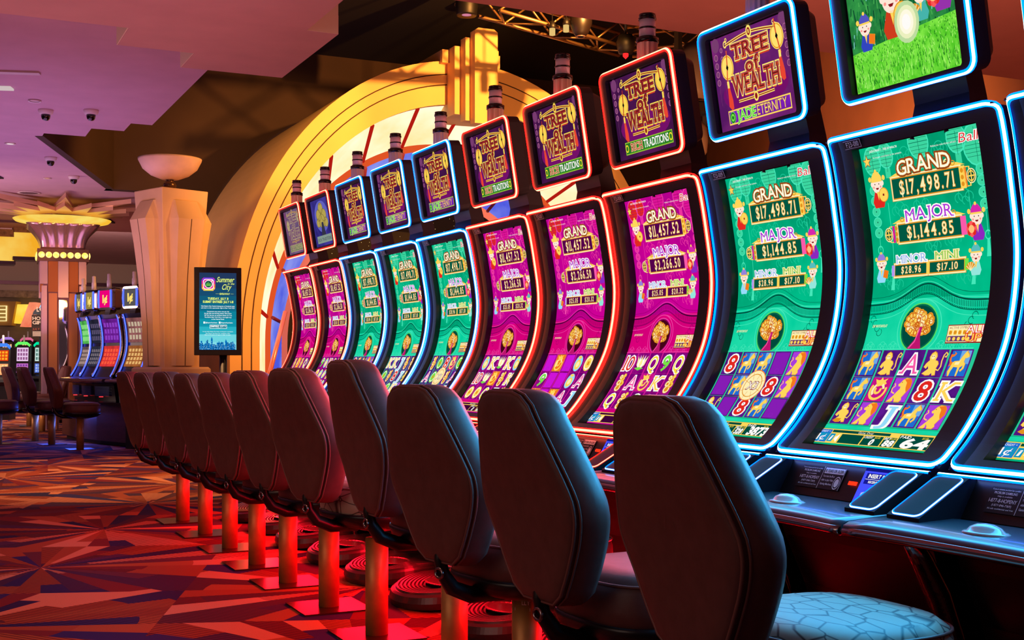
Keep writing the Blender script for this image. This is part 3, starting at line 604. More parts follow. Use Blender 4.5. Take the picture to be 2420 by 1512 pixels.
    def orn(x, y0, y1, s, col):
        """coin ornament closing one end of a plaque"""
        m = Y((y0 + y1) / 2); h = Y(y1 - y0)
        a.rect(X(x) - .004, Y(y0), X(x) + .014 * s + .004, Y(y1), gold, 8)
        for k in range(3): a.ell(X(x) + .006 * s, Y(y0) + h * (.2 + .3 * k), .006, .007, dgold, 9, 10)
        c = X(x) + .034 * s
        a.line([(X(x) + .018 * s, Y(y0) + .003), (X(x) + .018 * s, Y(y1) - .003)], .009, col, 8); a.line([(X(x) + .016 * s, Y(y0) + .005), (c, Y(y0) + .005), (c, Y(y1) - .005), (X(x) + .016 * s, Y(y1) - .005)], .005, gold, 8)
        a.ell(c + .006 * s, m, .018, .022, gold2, 9); a.ell(c + .006 * s, m, .015, .019, t['deep'], 9.5); a.ring(c + .006 * s, m, .013, .016, .003, gold, 10)
        for q in (0, PI / 2): a.line([(c + .006 * s - .014 * math.cos(q), m - .018 * math.sin(q)), (c + .006 * s + .014 * math.cos(q), m + .018 * math.sin(q))], .004, gold, 10)
    def scrolls(x0, x1, y):
        for k, s in ((0, 1), (1, -1)):
            bx = X(x0 if k == 0 else x1); yb = Y(y) + .006
            a.poly([(bx, yb), (bx + s * .085, yb), (bx + s * .075, yb + .020), (bx + s * .05, yb + .012), (bx + s * .03, yb + .010)], gold, 5)
            a.ring(bx + s * .068, yb + .014, .012, .012, .004, gold2, 6); a.ring(bx + s * .045, yb + .010, .009, .008, .003, dgold, 6)
    scrolls(.22, .84, .889); plaque(.245, .795, .829, .889, t['g'], 0, .80); orn(.80, .826, .892, 1, orange)
    scrolls(.20, .80, .745); plaque(.25, .757, .694, .745, t['m'], 0, .74); orn(.245, .690, .748, -1, mag)
    a.rect(X(.757), Y(.692), X(.80), Y(.747), pinkc, 8)
    plaque(.20, .465, .594, .623, t['mi'], 0, .62); plaque(.493, .765, .594, .623, t['mn'], 0, .60); a.rect(X(.466), Y(.59), X(.492), Y(.627), gold, 8)
    a.rect(X(.172), Y(.592), X(.196), Y(.625), C('lilac', (180, 150, 240)), 8); a.rect(X(.77), Y(.592), X(.80), Y(.625), lgreen, 8)
    a.otext('GRAND', X(.305), Y(.896), X(.43), .042, gold2, C('red_brown', (150, 66, 20)), 9, o=.085, serif=True, fatten=.02, arch=.006); a.text('GRAND', X(.305), Y(.896), X(.43), .042, white, 11, off=-.02, arch=.006)
    a.otext('MAJOR', X(.325), Y(.751), X(.38), .036, C('violet_ink', (176, 50, 214)), white, 9, o=.075, serif=True, arch=.005)
    a.otext('MINOR', X(.215), Y(.629), X(.25), .024, C('steel_ink', (150, 180, 235)), white, 9, o=.085, serif=True); a.otext('MINI', X(.54), Y(.629), X(.18), .024, C('lime_ink', (160, 206, 90)), gold2, 9, o=.075, serif=True)
    figure(a, X(.12), Y(.808), .115, gold, red_, 'coin', 12, 1); figure(a, X(.885), Y(.672), .105, C('hat_magenta', (216, 40, 170)), purp, 'flower', 12, -1)
    figure(a, X(.085), Y(.575), .090, C('hat_lilac', (150, 130, 220)), lblue, 'book', 12, 1); figure(a, X(.86), Y(.575), .088, C('hat_teal', (90, 190, 190)), C('robe_mint', (150, 230, 220)), 'fan', 12, -1)
    # curved eave with tile ends above the tree medallion
    def eave(x, dy=0): return (X(x), Y(.505 + .057 * math.exp(-((x - .475) / .20) ** 2)) + dy)
    xs = [i / 40 * 1.02 - .03 for i in range(41)]
    a.line([eave(x) for x in xs], .005, t['deep'], 3); a.line([eave(x, .007) for x in xs], .002, t['ln'], 3); a.line([eave(x, -.030) for x in xs], .003, t['dk'], 3); a.line([eave(x, .022) for x in xs], .0015, t['dk'], 3); a.line([eave(x, -.046) for x in xs], .002, t['ln'], 3)
    for i in range(72):
        x = -.02 + i / 72; p, q = eave(x, -.004), eave(x + .006, -.022); a.line([p, q], .0026, t['dk'], 4); a.poly([(q[0] - .003, q[1] - .003), (q[0] + .003, q[1] - .003), (q[0], q[1] - .010)], t['dk'], 4)
    # medallion
    def medal(k, m, L):
        cx, cy, rx, ry = X(.452), Y(.43), X(.135) * k, Y(.066) * k; a.poly([(cx + rx * math.cos(q), max(Y(.362), cy + ry * math.sin(q))) for q in [2 * PI * i / 40 for i in range(40)]], m, L)
    medal(1.34, t['ln'], 4); medal(1.29, t['lt'], 4.5); medal(1.14, C('leaf_rim', (90, 220, 90)) if th == 'green' else t['ln'], 5); medal(1.08, t['dk'], 5.5); medal(1.0, t['deep'] if th == 'green' else C('maroon', (70, 4, 24)), 6)
    tx, ty = X(.452), Y(.43)
    a.poly([(tx - .030, Y(.362)), (tx + .028, Y(.362)), (tx + .014, ty - .03), (tx + .016, ty + .0), (tx + .004, ty - .0), (tx - .002, ty - .034)], C('trunk', (190, 20, 110)), 9); a.line([(tx - .022, Y(.364)), (tx - .004, ty - .045), (tx + .006, ty - .005)], .004, pinkc, 10)
    rg = random.Random(3)
    pts = []
    for i in range(90):
        q = rg.uniform(0, 2 * PI); r = math.sqrt(rg.random()); pts.append((tx + r * .052 * math.cos(q), ty + .012 + r * .042 * math.sin(q) * (1 if math.sin(q) > 0 else .75)))
    for p in pts: a.ell(p[0], p[1], .0135, .0125, dgold, 7, 10)
    for i, p in enumerate(pts): a.ell(p[0], p[1], .0085, .0085, gold if i % 3 else gold2, 8 + (i % 5) * .1, 10)
    for p in pts[:50]: a.ring(p[0], p[1], .0085, .0085, .002, C('burnt', (206, 96, 20)), 9, 10)
    a.text('243 WAYS IN PLAY', X(.045), Y(.434), X(.13), .008, gold2, 5, fatten=.02, shear=.2)
    for s, x in ((1, .02), (-1, .90)):
        for k in range(4): a.ring(X(x) + s * (.01 + .012 * k), Y(.46 - .014 * k), .012, .012, .002, t['dk'], 3, 12, k, k + 4.4)
    for x in (.06, .17, .26, .66, .75, .84): cloud(a, X(x), Y(.372), .012, t['ln'], 3)
    a.line([(X(-.03), Y(.363)), (X(.92), Y(.363))], .003, t['ln'], 4)
    # panel of active symbols
    a.rect(X(.69), Y(.378), X(.98), Y(.434), dred, 5); a.rect(X(.695), Y(.381), X(.97), Y(.431), gold2, 6); a.rect(X(.70), Y(.383), X(.90), Y(.40), C('plum_grey', (110, 60, 110)), 7)
    a.text('ACTIVE SYMBOLS', X(.705), Y(.421), X(.17), .007, C('brown_ink', (140, 60, 30)), 7)
    for k in range(5): a.rect(X(.705 + .036 * k), Y(.403), X(.732 + .036 * k), Y(.417), gold, 7); a.ell(X(.718 + .036 * k), Y(.410), .006, .006, dgold, 8, 8); a.ell(X(.718 + .036 * k), Y(.391), .006, .006, gold, 8, 8)
    a.otext('ALL', X(.84), Y(.408), X(.15), .022, white, red_, 8, o=.06); a.otext('UP', X(.84), Y(.383), X(.12), .022, gold, red_, 8, o=.06)
    # reel window, side tabs
    a.rect(X(-.0), Y(.084), X(.955), Y(.360), t['sep'], 1.2); a.rect(X(-.03), Y(.066), X(1.0), Y(.082), t['lt'], 2)
    a.rect(X(-.035), Y(.155), X(-.006), Y(.285), gold, 3); a.rect(X(-.031), Y(.158), X(-.010), Y(.282), t['mid'], 4)
    for k, ch in enumerate('REEL WAYS'):
        if ch != ' ': a.text(ch, X(-.027), Y(.270 - k * .0138), X(.013), .010, dgold, 5, fatten=.03)
    # credit bar
    a.rect(X(-.03), Y(.006), X(1.0), Y(.064), gold, 3); a.rect(X(.10), Y(.050), X(.60), Y(.060), t['deep'], 4)
    for x0, x1, y1 in ((.20, .39, .046), (.40, .56, .046), (.57, .67, .046), (.68, .94, .058)): a.rect(X(x0), Y(.009), X(x1), Y(y1), t['deep'], 4)
    a.rect(X(-.02), Y(.009), X(.095), Y(.060), blue, 5); a.rect(X(-.012), Y(.013), X(.09), Y(.046), C('teal', (20, 150, 190)), 6); a.text('1 CREDIT =', X(-.008), Y(.049), X(.09), .007, white, 7); a.otext('1\u00a2', X(.0), Y(.016), X(.07), .026, white, blue, 7, o=.03)
    a.rect(X(.10), Y(.012), X(.145), Y(.045), C('teal', (20, 150, 190)), 5); a.text('i', X(.115), Y(.018), X(.012), .02, white, 6, shear=.2, fatten=.03); a.poly([(X(.155), Y(.02)), (X(.165), Y(.02)), (X(.185), Y(.01)), (X(.185), Y(.046)), (X(.165), Y(.034)), (X(.155), Y(.034))], white, 5)
    a.text('Game Over', X(.33), Y(.051), X(.13), .008, white, 6, shear=.2)
    for s, x, wd in (('CREDIT', .405, .07), ('BET', .575, .05), ('PAID', .69, .08)): a.text(s, X(x), Y(.036 if s != 'PAID' else .046), X(wd), .008 if s != 'PAID' else .010, white, 6, shear=.2, fatten=.02)
    return a
def reels_art(th, rows, credit):
    a = Art(); X = lambda v: v * AW; Y = lambda v: v * AH; t = THEME[th]; wd = .184
    a.rect(X(.3), 0, X(.9), Y(.36), t['bg'], .7)
    for r, row in enumerate(rows):
        for c, s in enumerate(row.split()):
            x0, y0 = .012 + c * .186, .269 - r * .0915
            a.rect(X(x0), Y(y0), X(x0 + wd - .012), Y(y0 + .0905), t['cell'], 1.6); symbol(a, s, X(x0), Y(y0), X(wd - .012), Y(.0905), th)
    for s, x, wd_, h in zip(credit, (.47, .585, .73), (.05, .075, .19), (.022, .022, .034)):
        wv = wd_ * (.55 if len(s) == 1 else 1) ; a.text(s, X(x), Y(.011), X(wv), h, white, 6, shear=.15, fatten=.05)
    for x in (.49, .62, .86): a.text('$0.' + credit[1][-2:].zfill(2), X(x), Y(.037 if x < .8 else .047), X(.045), .007, yel, 6, shear=.2)
    return a
REELS = {1: ['c D c Q V', 'V J 10 c K', '_ V c Q _'], 2: ['9 V 10 V c', 'C V V c V', 'Q 9 K V c'], 3: ['8 c M L L', 'K J 8 c M', 'C Q A c K'], 4: ['K K J c c', 'C c 8 J M', 'M A C K L'], 5: ['c C 8 P C', 'A C X c A', 'C A K Q K'],
         6: ['V K lotus K V', '10 lotus D c K', 'C C Q J c'], 7: ['_ D _ V C', '9 _ _ V A', 'D _ D A J'], 8: ['10 lotus Q 9 Q', 'c A P K c', 'Q c 9 V V'],
         9: ['8 H H _ L', '_ H X 8 L', 'M _ 8 H _'], 10: ['H M A M H', 'H P L 8 K', 'M L J H L'], 11: ['P H A M K', 'P 8 L A H', 'M K J H L']}
CRED = {9: ('5', '528', '3873'), 10: ('0', '88', '64')}

# ---- topper pictures, drawn on a .45 x .315 face
TW, THh = .44, .335
def topper_art(kind, th):
    a = Art(); X = lambda v: v * TW; Y = lambda v: v * THh
    k = 1.0 if kind != 'faded' else .6
    if kind == 'garden':
        a.rect(0, 0, TW, THh, C('hedge', (16, 96, 50), rgb2=(50, 150, 70), scale=18), 0)
        rg = random.Random(5)
        cols = [C('foliage%d' % i, c) for i, c in enumerate([(10, 70, 44), (24, 120, 60), (70, 170, 80), (120, 200, 190)])]
        for i in range(170): x, y = rg.uniform(0, TW), rg.uniform(Y(.45), THh); a.line([(x, y), (x + rg.uniform(-.006, .006), y - rg.uniform(.012, .035))], .004, cols[min(3, int(rg.random() ** 1.3 * 4))], 1)
        a.poly([(0, 0), (TW, 0), (TW, Y(.47)), (X(.5), Y(.42)), (0, Y(.36))], C('lawn', (84, 200, 40), rgb2=(130, 232, 70), scale=30), 2)
        gr = [C('blade%d' % i, c) for i, c in enumerate([(50, 160, 30), (110, 220, 60), (170, 245, 110), (30, 120, 30)])]
        for i in range(900):
            x = rg.uniform(.004, TW - .006); top = Y(.36 + .11 * x / TW); y = rg.uniform(.0, top - .004); h = .018 * (1.25 - y / top); a.poly([(x, y), (x + .0035, y), (x + rg.uniform(-.004, .006), y + h)], gr[i % 4], 3)
        figure(a, X(.155), Y(.36), .115, C('hat_indigo', (84, 84, 190)), C('robe_blue', (50, 70, 190)), 'book', 6, 1)
        figure(a, X(.43), Y(.40), .185, orange, C('robe_red', (206, 60, 30)), 'coin', 8, 1)
        figure(a, X(.69), Y(.47), .125, C('hat_cyan', (60, 180, 200)), C('robe_teal', (70, 180, 170)), 'fan', 6, -1); figure(a, X(.88), Y(.50), .15, dpurp, C('robe_violet', (150, 50, 170)), 'flower', 8, -1)
        for q in range(4): a.ell(X(.56), Y(.50), .05 - q * .011, .062 - q * .013, [C('glow0', (190, 220, 160)), C('glow1', (236, 240, 190)), C('glow2', (255, 250, 225)), white][q], 20 + q, 20)
        return a
    if kind == 'dragon':
        a.rect(0, 0, TW, THh, C('night_blue', (40, 34, 110), rgb2=(66, 56, 150), scale=9), 0); a.ell(X(.5), Y(.62), X(.36), Y(.34), C('moon_blue', (96, 96, 190)), 1, 24)
        for q, (x, y, r) in enumerate([(.5, .8, .12), (.36, .66, .13), (.62, .64, .14), (.5, .52, .16), (.3, .5, .1), (.7, .48, .11)]): a.ell(X(x), Y(y), X(r), Y(r), C('olive_gold', (180, 160, 80)), 2 + q * .1, 14); a.ring(X(x), Y(y), X(r), Y(r), .006, C('khaki', (120, 104, 50)), 3, 14)
        a.poly([(X(.38), Y(.18)), (X(.62), Y(.18)), (X(.55), Y(.5)), (X(.46), Y(.5))], C('slate', (50, 50, 70)), 4); a.rect(X(.12), Y(.06), X(.9), Y(.22), C('grey_green', (130, 150, 140)), 5); a.text('RICH TRADITIONS', X(.16), Y(.1), X(.7), .022, C('slate', (50, 50, 70)), 6)
        return a
    f = kind == 'faded'
    g_, r_, bgc = (C('soft_gold', (190, 170, 120)), C('soft_plum', (120, 80, 110)), C('soft_bg', (96, 70, 104), rgb2=(120, 92, 130), scale=6)) if f else (C('neon_gold', (250, 214, 84)), C('ink_red', (176, 44, 36)), C('aubergine', (52, 16, 60), rgb2=(84, 24, 84), scale=6))
    if th == 9: g_, r_, bgc = C('neon_gold9', (255, 226, 110)), C('ink_red9', (222, 84, 44)), C('aubergine9', (84, 24, 96), rgb2=(128, 40, 120), scale=6)
    a.rect(0, 0, TW, THh, bgc, 0)
    dim = C('dim_rose', (120, 60, 110)); 
    for cx, top, n, r in ((.05, .80, 4, .024), (.13, .86, 4, .018), (.95, .86, 5, .024), (.88, .90, 3, .016)):
        a.line([(X(cx), Y(1.0)), (X(cx), Y(top - .09 * n - .16))], .0012, dim, 1)
        for q in range(n): a.ell(X(cx), Y(top - q * .09), r * .45, r * .5, dim, 2, 12); a.ring(X(cx), Y(top - q * .09), r * .45, r * .5, .002, C('dim_pink', (190, 110, 150)), 3, 12)
    a.ell(X(.06), Y(.93), .022, .026, dim, 2, 14); a.ell(X(.94), Y(.96), .024, .026, dim, 2, 14)
    a.ell(X(.5), Y(.36), X(.42), Y(.22), C('plum_glow', (116, 16, 104)) if not f else r_, .5, 24)
    # top and bottom scroll rods
    def rod(pts, w):
        a.line(pts, w, g_, 4); a.line(pts, w * .35, dred, 5)
    rod([(X(.19 + .65 * i / 12), Y(.945 - .05 * abs(i / 6 - 1) ** 1.5 + .0 * i)) for i in range(13)], .011)
    for x in (.19, .84): a.ring(X(x), Y(.905), .010, .013, .004, g_, 5); a.ring(X(x) + (.008 if x < .5 else -.008), Y(.95), .006, .007, .003, g_, 5)
    a.ell(X(.515), Y(.95), .015, .022, g_, 6); a.ell(X(.515), Y(.95), .009, .014, dred, 7); a.rect(X(.508), Y(.93), X(.522), Y(.97), g_, 8)
    rod([(X(.28), Y(.275)), (X(.5), Y(.275)), (X(.74), Y(.285))], .010); a.ell(X(.51), Y(.278), .013, .018, g_, 6); a.ell(X(.51), Y(.278), .007, .011, dred, 7)
    # two coins with red tassels
    for cx, cy, ty in ((.185, .66, -1), (.845, .80, 1)):
        a.ell(X(cx), Y(cy), .036, .045, g_, 4, 24); a.ring(X(cx), Y(cy), .033, .042, .003, dgold if not f else r_, 5, 24); a.poly([(X(cx), Y(cy) - .012), (X(cx) + .007, Y(cy)), (X(cx), Y(cy) + .012), (X(cx) - .007, Y(cy))], black_, 6)
        a.line([(X(cx) - ty * .006, Y(cy) + .06), (X(cx), Y(cy)), (X(cx) + ty * .012, Y(cy) - .06)], .006, r_, 5.5)
        bx, by = X(cx) + ty * .006, Y(cy) - .048; a.rect(bx - .006, by - .026, bx + .006, by, g_, 6)
        a.poly([(bx - .006, by - .024), (bx + .006, by - .024), (bx + .016, by - .07), (bx + .016, by - .10), (bx + .004, by - .105), (bx - .010, by - .09)], C('tassel', (232, 70, 50)) if not f else r_, 6)
    # lettering: outlined, with a short drop below
    for s, x, y, wd, h in (('TREE', .275, .715, .46, .052), ('of', .43, .545, .17, .05), ('WEALTH', .235, .345, .59, .066)):
        L = 8
        a.text(s, X(x), Y(y) - .010, X(wd), h, C('drop_red', (206, 64, 40)) if not f else r_, L, off=.03, serif=s.isupper())
        a.text(s, X(x), Y(y), X(wd), h, g_, L + 1, off=.095, serif=s.isupper()); a.text(s, X(x), Y(y), X(wd), h, bgc, L + 2, off=.045, serif=s.isupper()); a.text(s, X(x), Y(y), X(wd), h, r_, L + 3, off=.02, serif=s.isupper())
        if not f: a.text(s, X(x) - .001, Y(y) + .001, X(wd), h, C('ink_dark', (110, 24, 30)), L + 4, off=-.012)
    # banner
    b0, b1, y0, y1 = .12, .92, .05, .205
    if kind == 'rich' or f:
        a.rect(X(b0), Y(y0), X(b1), Y(y1), C('banner_lime', (150, 200, 50)) if not f else g_, 4); a.rect(X(b0) + .004, Y(y0) + .004, X(b1) - .004, Y(y1) - .004, C('banner_green', (34, 110, 34), rgb2=(50, 140, 40), scale=20) if not f else C('soft_green', (104, 120, 90)), 5)
        for x in (b0 + .03, b1 - .03): a.ring(X(x), Y((y0 + y1) / 2), .012, .016, .004, yel if not f else g_, 6)
        ink = white if not f else g_
        a.otext('RICH', X(.225), Y(.085), X(.19), .030, C('rich_red', (150, 40, 24)) if not f else r_, C('rich_cream', (255, 196, 150)) if not f else g_, 7, o=.06, serif=True); a.text('TRADITIONS', X(.445), Y(.085), X(.41), .031, ink, 8, fatten=.015, serif=True)
    else:
        a.rect(X(b0), Y(y0), X(b1), Y(y1), gold if th == 9 else C('banner_gold', (170, 190, 80)), 4); a.rect(X(b0) + .004, Y(y0) + .005, X(b1) - .004, Y(y1) - .005, C('banner_purple', (130, 34, 190), rgb2=(100, 20, 150), scale=20), 5)
        a.ell(X(.175), Y(.125), .017, .021, lgreen, 6); a.ring(X(.175), Y(.125), .015, .019, .004, C('jade_dark2', (16, 110, 40)), 7); a.ell(X(.175), Y(.125), .006, .007, C('jade_dark2', (16, 110, 40)), 7, 8)
        a.otext('JADE', X(.235), Y(.078), X(.245), .034, C('jade_ink', (70, 210, 60)), C('jade_edge', (210, 250, 120)) , 7, o=.05, serif=True); a.otext('ETERNITY', X(.50), Y(.078), X(.37), .034, C('et_gold', (246, 220, 120)), C('et_drop', (150, 60, 90)), 7, o=.045)
    return a
TOP = {1: ('faded', 1), 2: ('dragon', 2), 3: ('jade', 3), 4: ('jade', 3), 5: ('jade', 3), 6: ('rich', 6), 7: ('rich', 6), 8: ('rich', 6), 9: ('jade', 9), 10: ('garden', 10), 11: ('jade', 9)}
BLUE = {3, 4, 5, 9, 10, 11}; GREEN = {3, 4, 5, 9, 10, 11}

# ---- cabinet materials
M_bez = mat('black_gloss', (30, 30, 37), .5, spec=.5)
M_cab = mat('black_satin', (34, 33, 40), .42); M_rec = mat('recess_black', (10, 10, 13), .4)
M_chr = mat('smoked_chrome', (150, 140, 145), .12, 1.0); M_deck = mat('deck_gloss', (60, 68, 80), .3, coat=.4); M_wing = mat('wing_gloss', (12, 16, 26), .65, spec=.25); M_lens = mat('clear_plastic', (200, 190, 190), .1, coat=.5)
NEON = {'b': [emi('neon_blue_core', (206, 242, 255), 3.2, sample=True), emi('neon_blue_edge', (0, 80, 255), 7, sample=True)],
        'r': [emi('neon_red_core', (255, 186, 140), 2.6, sample=True), emi('neon_red_edge', (255, 14, 10), 9, sample=True)]}
def neon(mb, path, outs, fronts, r1=.0095, r2=.006, closed=True):
    """diffuser bead along a path; outs/fronts give its outward and frontward directions. Slot 0 core, slot 1 coloured edge"""
    N = len(path); prof = [(-1, 0), (-.78, .62), (-.46, .93), (.0, 1.05), (.46, .93), (.78, .62), (1, 0)]; base = len(mb.v); n = len(prof)
    for p, o, f in zip(path, outs, fronts):
        p, o, f = Vector(p), Vector(o).normalized(), Vector(f).normalized(); d = (f - o).normalized(); q = (f + o).normalized()
        mb.v += [tuple(p + d * (a * r1) + q * (b * r2)) for a, b in prof]
    for i in range(N if closed else N - 1):
        k = (i + 1) % N
        for j in range(n - 1): mb.f.append([base + i * n + j, base + i * n + j + 1, base + k * n + j + 1, base + k * n + j]); mb.m.append(0 if 2 <= j <= 3 else 1); mb.sm.append(True)
def rrect(y0, y1, z0, z1, r, n=5):
    """rounded rectangle, anticlockwise, with outward normals"""
    out = []
    for cy, cz, a in ((y1 - r, z1 - r, 0), (y0 + r, z1 - r, PI / 2), (y0 + r, z0 + r, PI), (y1 - r, z0 + r, 1.5 * PI)):
        for i in range(n + 1): q = a + PI / 2 * i / n; out.append(((cy + r * math.cos(q), cz + r * math.sin(q)), (math.cos(q), math.sin(q))))
    return out
def subdiv(loop, step):
    out = []
    for i, (p, n) in enumerate(loop):
        p2, n2 = loop[(i + 1) % len(loop)]; k = max(1, int(math.dist(p, p2) / step))
        for j in range(k): f = j / k; out.append(((p[0] + (p2[0] - p[0]) * f, p[1] + (p2[1] - p[1]) * f), (n[0] + (n2[0] - n[0]) * f, n[1] + (n2[1] - n[1]) * f)))
    return out
HW = .345; LEN = PR.L[-1]
def on_prof(y, s, off=0.):
    x, z = PR.at(s / LEN, off); return (x, y, min(z, 1.908) if off < -.001 else z)
def prof_frame(s):
    a, b = Vector(on_prof(0, s)), Vector(on_prof(0, s, .01)); fr = (b - a).normalized(); return fr, Vector((fr.z, 0, -fr.x))   # front, up along the face
MESH = {}
def cached(key, fn):
    if key not in MESH: MESH[key] = fn()
    return MESH[key]
def m_bezel():
    mb = MB(); ny = [-HW, -HW + .005, -HW + .03, -.243, .267, HW - .03, HW - .005, HW]; sb, st = T0 * LEN - .004, T1 * LEN + .004
    ss = [0, .004, .026, sb] + [sb + (st - sb) * i / 36 for i in range(1, 36)] + [st, LEN - .026, LEN - .004, LEN]
    n_ = len(ny)
    def off(i, j):
        if i in (0, len(ss) - 1) or j in (0, n_ - 1): return -.006
        return 0 if i in (1, len(ss) - 2) or j in (1, n_ - 2) else -.011
    vs_ = [on_prof(y, s, off(i, j)) for i, s in enumerate(ss) for j, y in enumerate(ny)]; fs = []
    for i in range(len(ss) - 1):
        for j in range(n_ - 1):
            if j == 3 and sb - 1e-6 <= ss[i] and ss[i + 1] <= st + 1e-6: continue
            fs.append((i * n_ + j, i * n_ + j + 1, (i + 1) * n_ + j + 1, (i + 1) * n_ + j))
    mb.add(vs_, fs, 0, False)
    # inner walls of the screen recess
    loop = [(-.243, s) for s in ss if sb - 1e-6 <= s <= st + 1e-6]; loop = loop + [(.267, s) for _, s in loop[::-1]]
    mb.loft([[on_prof(y, s, -.011) for y, s in loop], [on_prof(y, s, -.046) for y, s in loop]], 1, False)
    # outer side walls
    o1 = [(-HW, s) for s in ss] + [(HW, s) for s in ss[::-1]]
    mb.loft([[on_prof(y, s, -.006) for y, s in o1], [on_prof(y * .985, s, -.07) for y, s in o1]], 0, False)
    return mb.mesh('bezel', [M_bez, M_rec])
def m_bneon():
    mb = MB(); lp = subdiv(rrect(-HW + .002, HW - .002, .004, LEN - .004, .034), .03); P_, O_, F_ = [], [], []
    for (y, s), (ny, ns) in lp:
        fr, up = prof_frame(min(max(s, .01), LEN - .01)); P_.append(on_prof(y, s, .0)); O_.append(Vector((0, ny, 0)) + up * ns); F_.append(fr)
    neon(mb, P_, O_, F_); return mb
def m_cabinet():
    mb = MB(); front = [(x, min(z, 1.905)) for x, z in [PR.at(i / 30, -.06) for i in range(31)]]; back = [(.50, 1.86), (.58, 1.70), (.60, .95), (.55, .80), (.12, .80)]
    mb.prism(front + back, 'y', -.325, .325); return mb.mesh('cabinet', [M_cab])
def m_screen_slab():
    mb = MB(); r0, r1 = [], []
    mb.loft([[on_prof(y, LEN * (T0 - .008 + (T1 - T0 + .016) * i / 30), o) for y, o in ((-.247, -.043), (.271, -.043), (.271, -.055), (-.247, -.055))] for i in range(31)], 0); return mb.mesh('screen', [mat('screen_glass', (8, 8, 10), .2)])
def m_deck():
    mb = MB(); pts = [(-.03, .8), (-.10, .806), (-.22, .802), (-.300, .797), (-.318, .788), (-.320, .772), (-.30, .762), (-.03, .745)]
    for y0, y1 in ((-.358, .358),):
        n = 12; rings = []
        for i in range(n + 1):
            y = y0 + (y1 - y0) * i / n; c = (abs(y) / .358) ** 3 * .022; rings.append([(p[0] + (c * (p[0] + .03) / .29 if p[0] < -.05 else 0), y, p[1]) for p in pts])
        mb.loft(rings, 0, True, True)
    return mb.mesh('button_deck', [M_deck])
def m_trim():
    mb = MB(); P_ = []
    for i in range(17): y = -.356 + .712 * i / 16; P_.append((-.316 - (abs(y) / .358) ** 3 * .022, y, .772))
    mb.tube(P_, .013, 8); return mb.mesh('deck_trim', [M_chr])
def m_dpanel():
    mb = MB(); mb.prism([(-.075, .806), (-.012, .806), (-.005, .905), (-.015, .905)], 'y', -.225, .225); return mb.mesh('deck_panel', [M_rec])
def panel_pt(y, f, o=.002):   # f 0 bottom .. 1 top of the sloped panel behind the deck
    x = -.075 + .060 * f; z = .806 + .099 * f; return (x - o * .86, y, z + o * .5)
def m_bill():
    a = Art(); a.rect(0, 0, .115, .098, emi('bill_blue', (60, 70, 235), 1.4, None, 1, True), 0); a.rect(.0, .085, .115, .098, C('bill_dark', (20, 20, 120)), 1); a.rect(.012, .050, .11, .080, C('bill_navy', (24, 28, 150)), 1)
    a.text('INSERT BILL', .022, .067, .08, .010, white, 2, fatten=.03, shear=.1); a.line([(.014, .063), (.108, .063)], .0012, white, 2); a.text('RECEIVE TICKET', .03, .053, .07, .006, white, 2, fatten=.03)
    a.poly([(.02, .026), (.05, .034), (.06, .042), (.08, .042), (.09, .034), (.11, .030), (.11, .018), (.02, .018)], C('bill_pale', (176, 186, 255)), 1)
    return a.mesh('bill_acceptor', lambda x, y, L: panel_pt(-.10 - x, y / .1, .004 + L * .0005))
def m_notice():
    a = Art(); ink = mat('label_ink', (250, 244, 246), .6); a.rect(0, 0, .19, .062, mat('label_black', (8, 8, 10), .5), 0)
    for s, x, y, wd, h in (('If you or someone you know has a problem', .004, .054, .085, .0035), ('PROBLEM GAMBLING', .012, .045, .07, .0055), ('Help is available', .026, .038, .045, .0035), ('1-877-8-HOPENY', .004, .025, .085, .0085), ('(1-877-846-7369)', .018, .016, .06, .005), ('All calls confidential and free', .008, .008, .08, .0035)): a.text(s, x, y, wd, h, ink, 1, fatten=.01)
    a.rect(.0955, 0, .097, .062, ink, 1); a.rect(.102, .044, .185, .060, ink, 1); a.text('18 YEARS OR OLDER', .105, .048, .077, .008, MATS['label_black'], 2, fatten=.02)
    for i, s in enumerate(('You must be 18 or', 'older to play Video', 'Gaming Machines.')): a.text(s, .103, .034 - i * .011, .05, .0055, ink, 1, fatten=.01)
    a.ring(.17, .020, .014, .018, .002, ink, 1); a.ell(.17, .020, .009, .012, ink, 1, 10); a.rect(.187, 0, .188, .062, ink, 1)
    return a.mesh('notice_label', lambda x, y, L: panel_pt(.165 - x, .22 + y / .1, .003 + L * .0004))
def m_plate(k):
    a = Art(); ink = mat('plate_ink', (250, 244, 250), .6); s = 'F23-%03d' % k
    a.rect(0, 0, .075, .032, mat('label_black', (8, 8, 10), .5), 0)
    for r in ((0, .0305, .075, .032), (.0735, 0, .075, .032), (0, 0, .075, .0015)): a.rect(*r, ink, 1)
    a.text(s, .010, .006, .055, .020, ink, 1, track=.14)
    p0, p1 = Vector(on_prof(0, T1 * LEN + .009, -.004)), Vector(on_prof(0, T1 * LEN + .0346, -.004)); nn = Vector((-(p1.z - p0.z), 0, p1.x - p0.x)).normalized()
    def mp(x, y, L): q = p0 + (p1 - p0) * (y / .032) + nn * (L * .0006); return (q.x, .285 - x, q.z)
    return a.mesh('number_plate', mp)
def wing_section(y0, y1):
    mb = MB(); mb.prism([(-.02, .90), (-.045, .905), (-.215, .812), (-.215, .80), (-.02, .80)], 'y', y0, y1); return mb
def m_wing(s):
    y0, y1 = (.226, .338) if s > 0 else (-.338, -.226); return wing_section(y0, y1).mesh('side_wing', [M_wing])
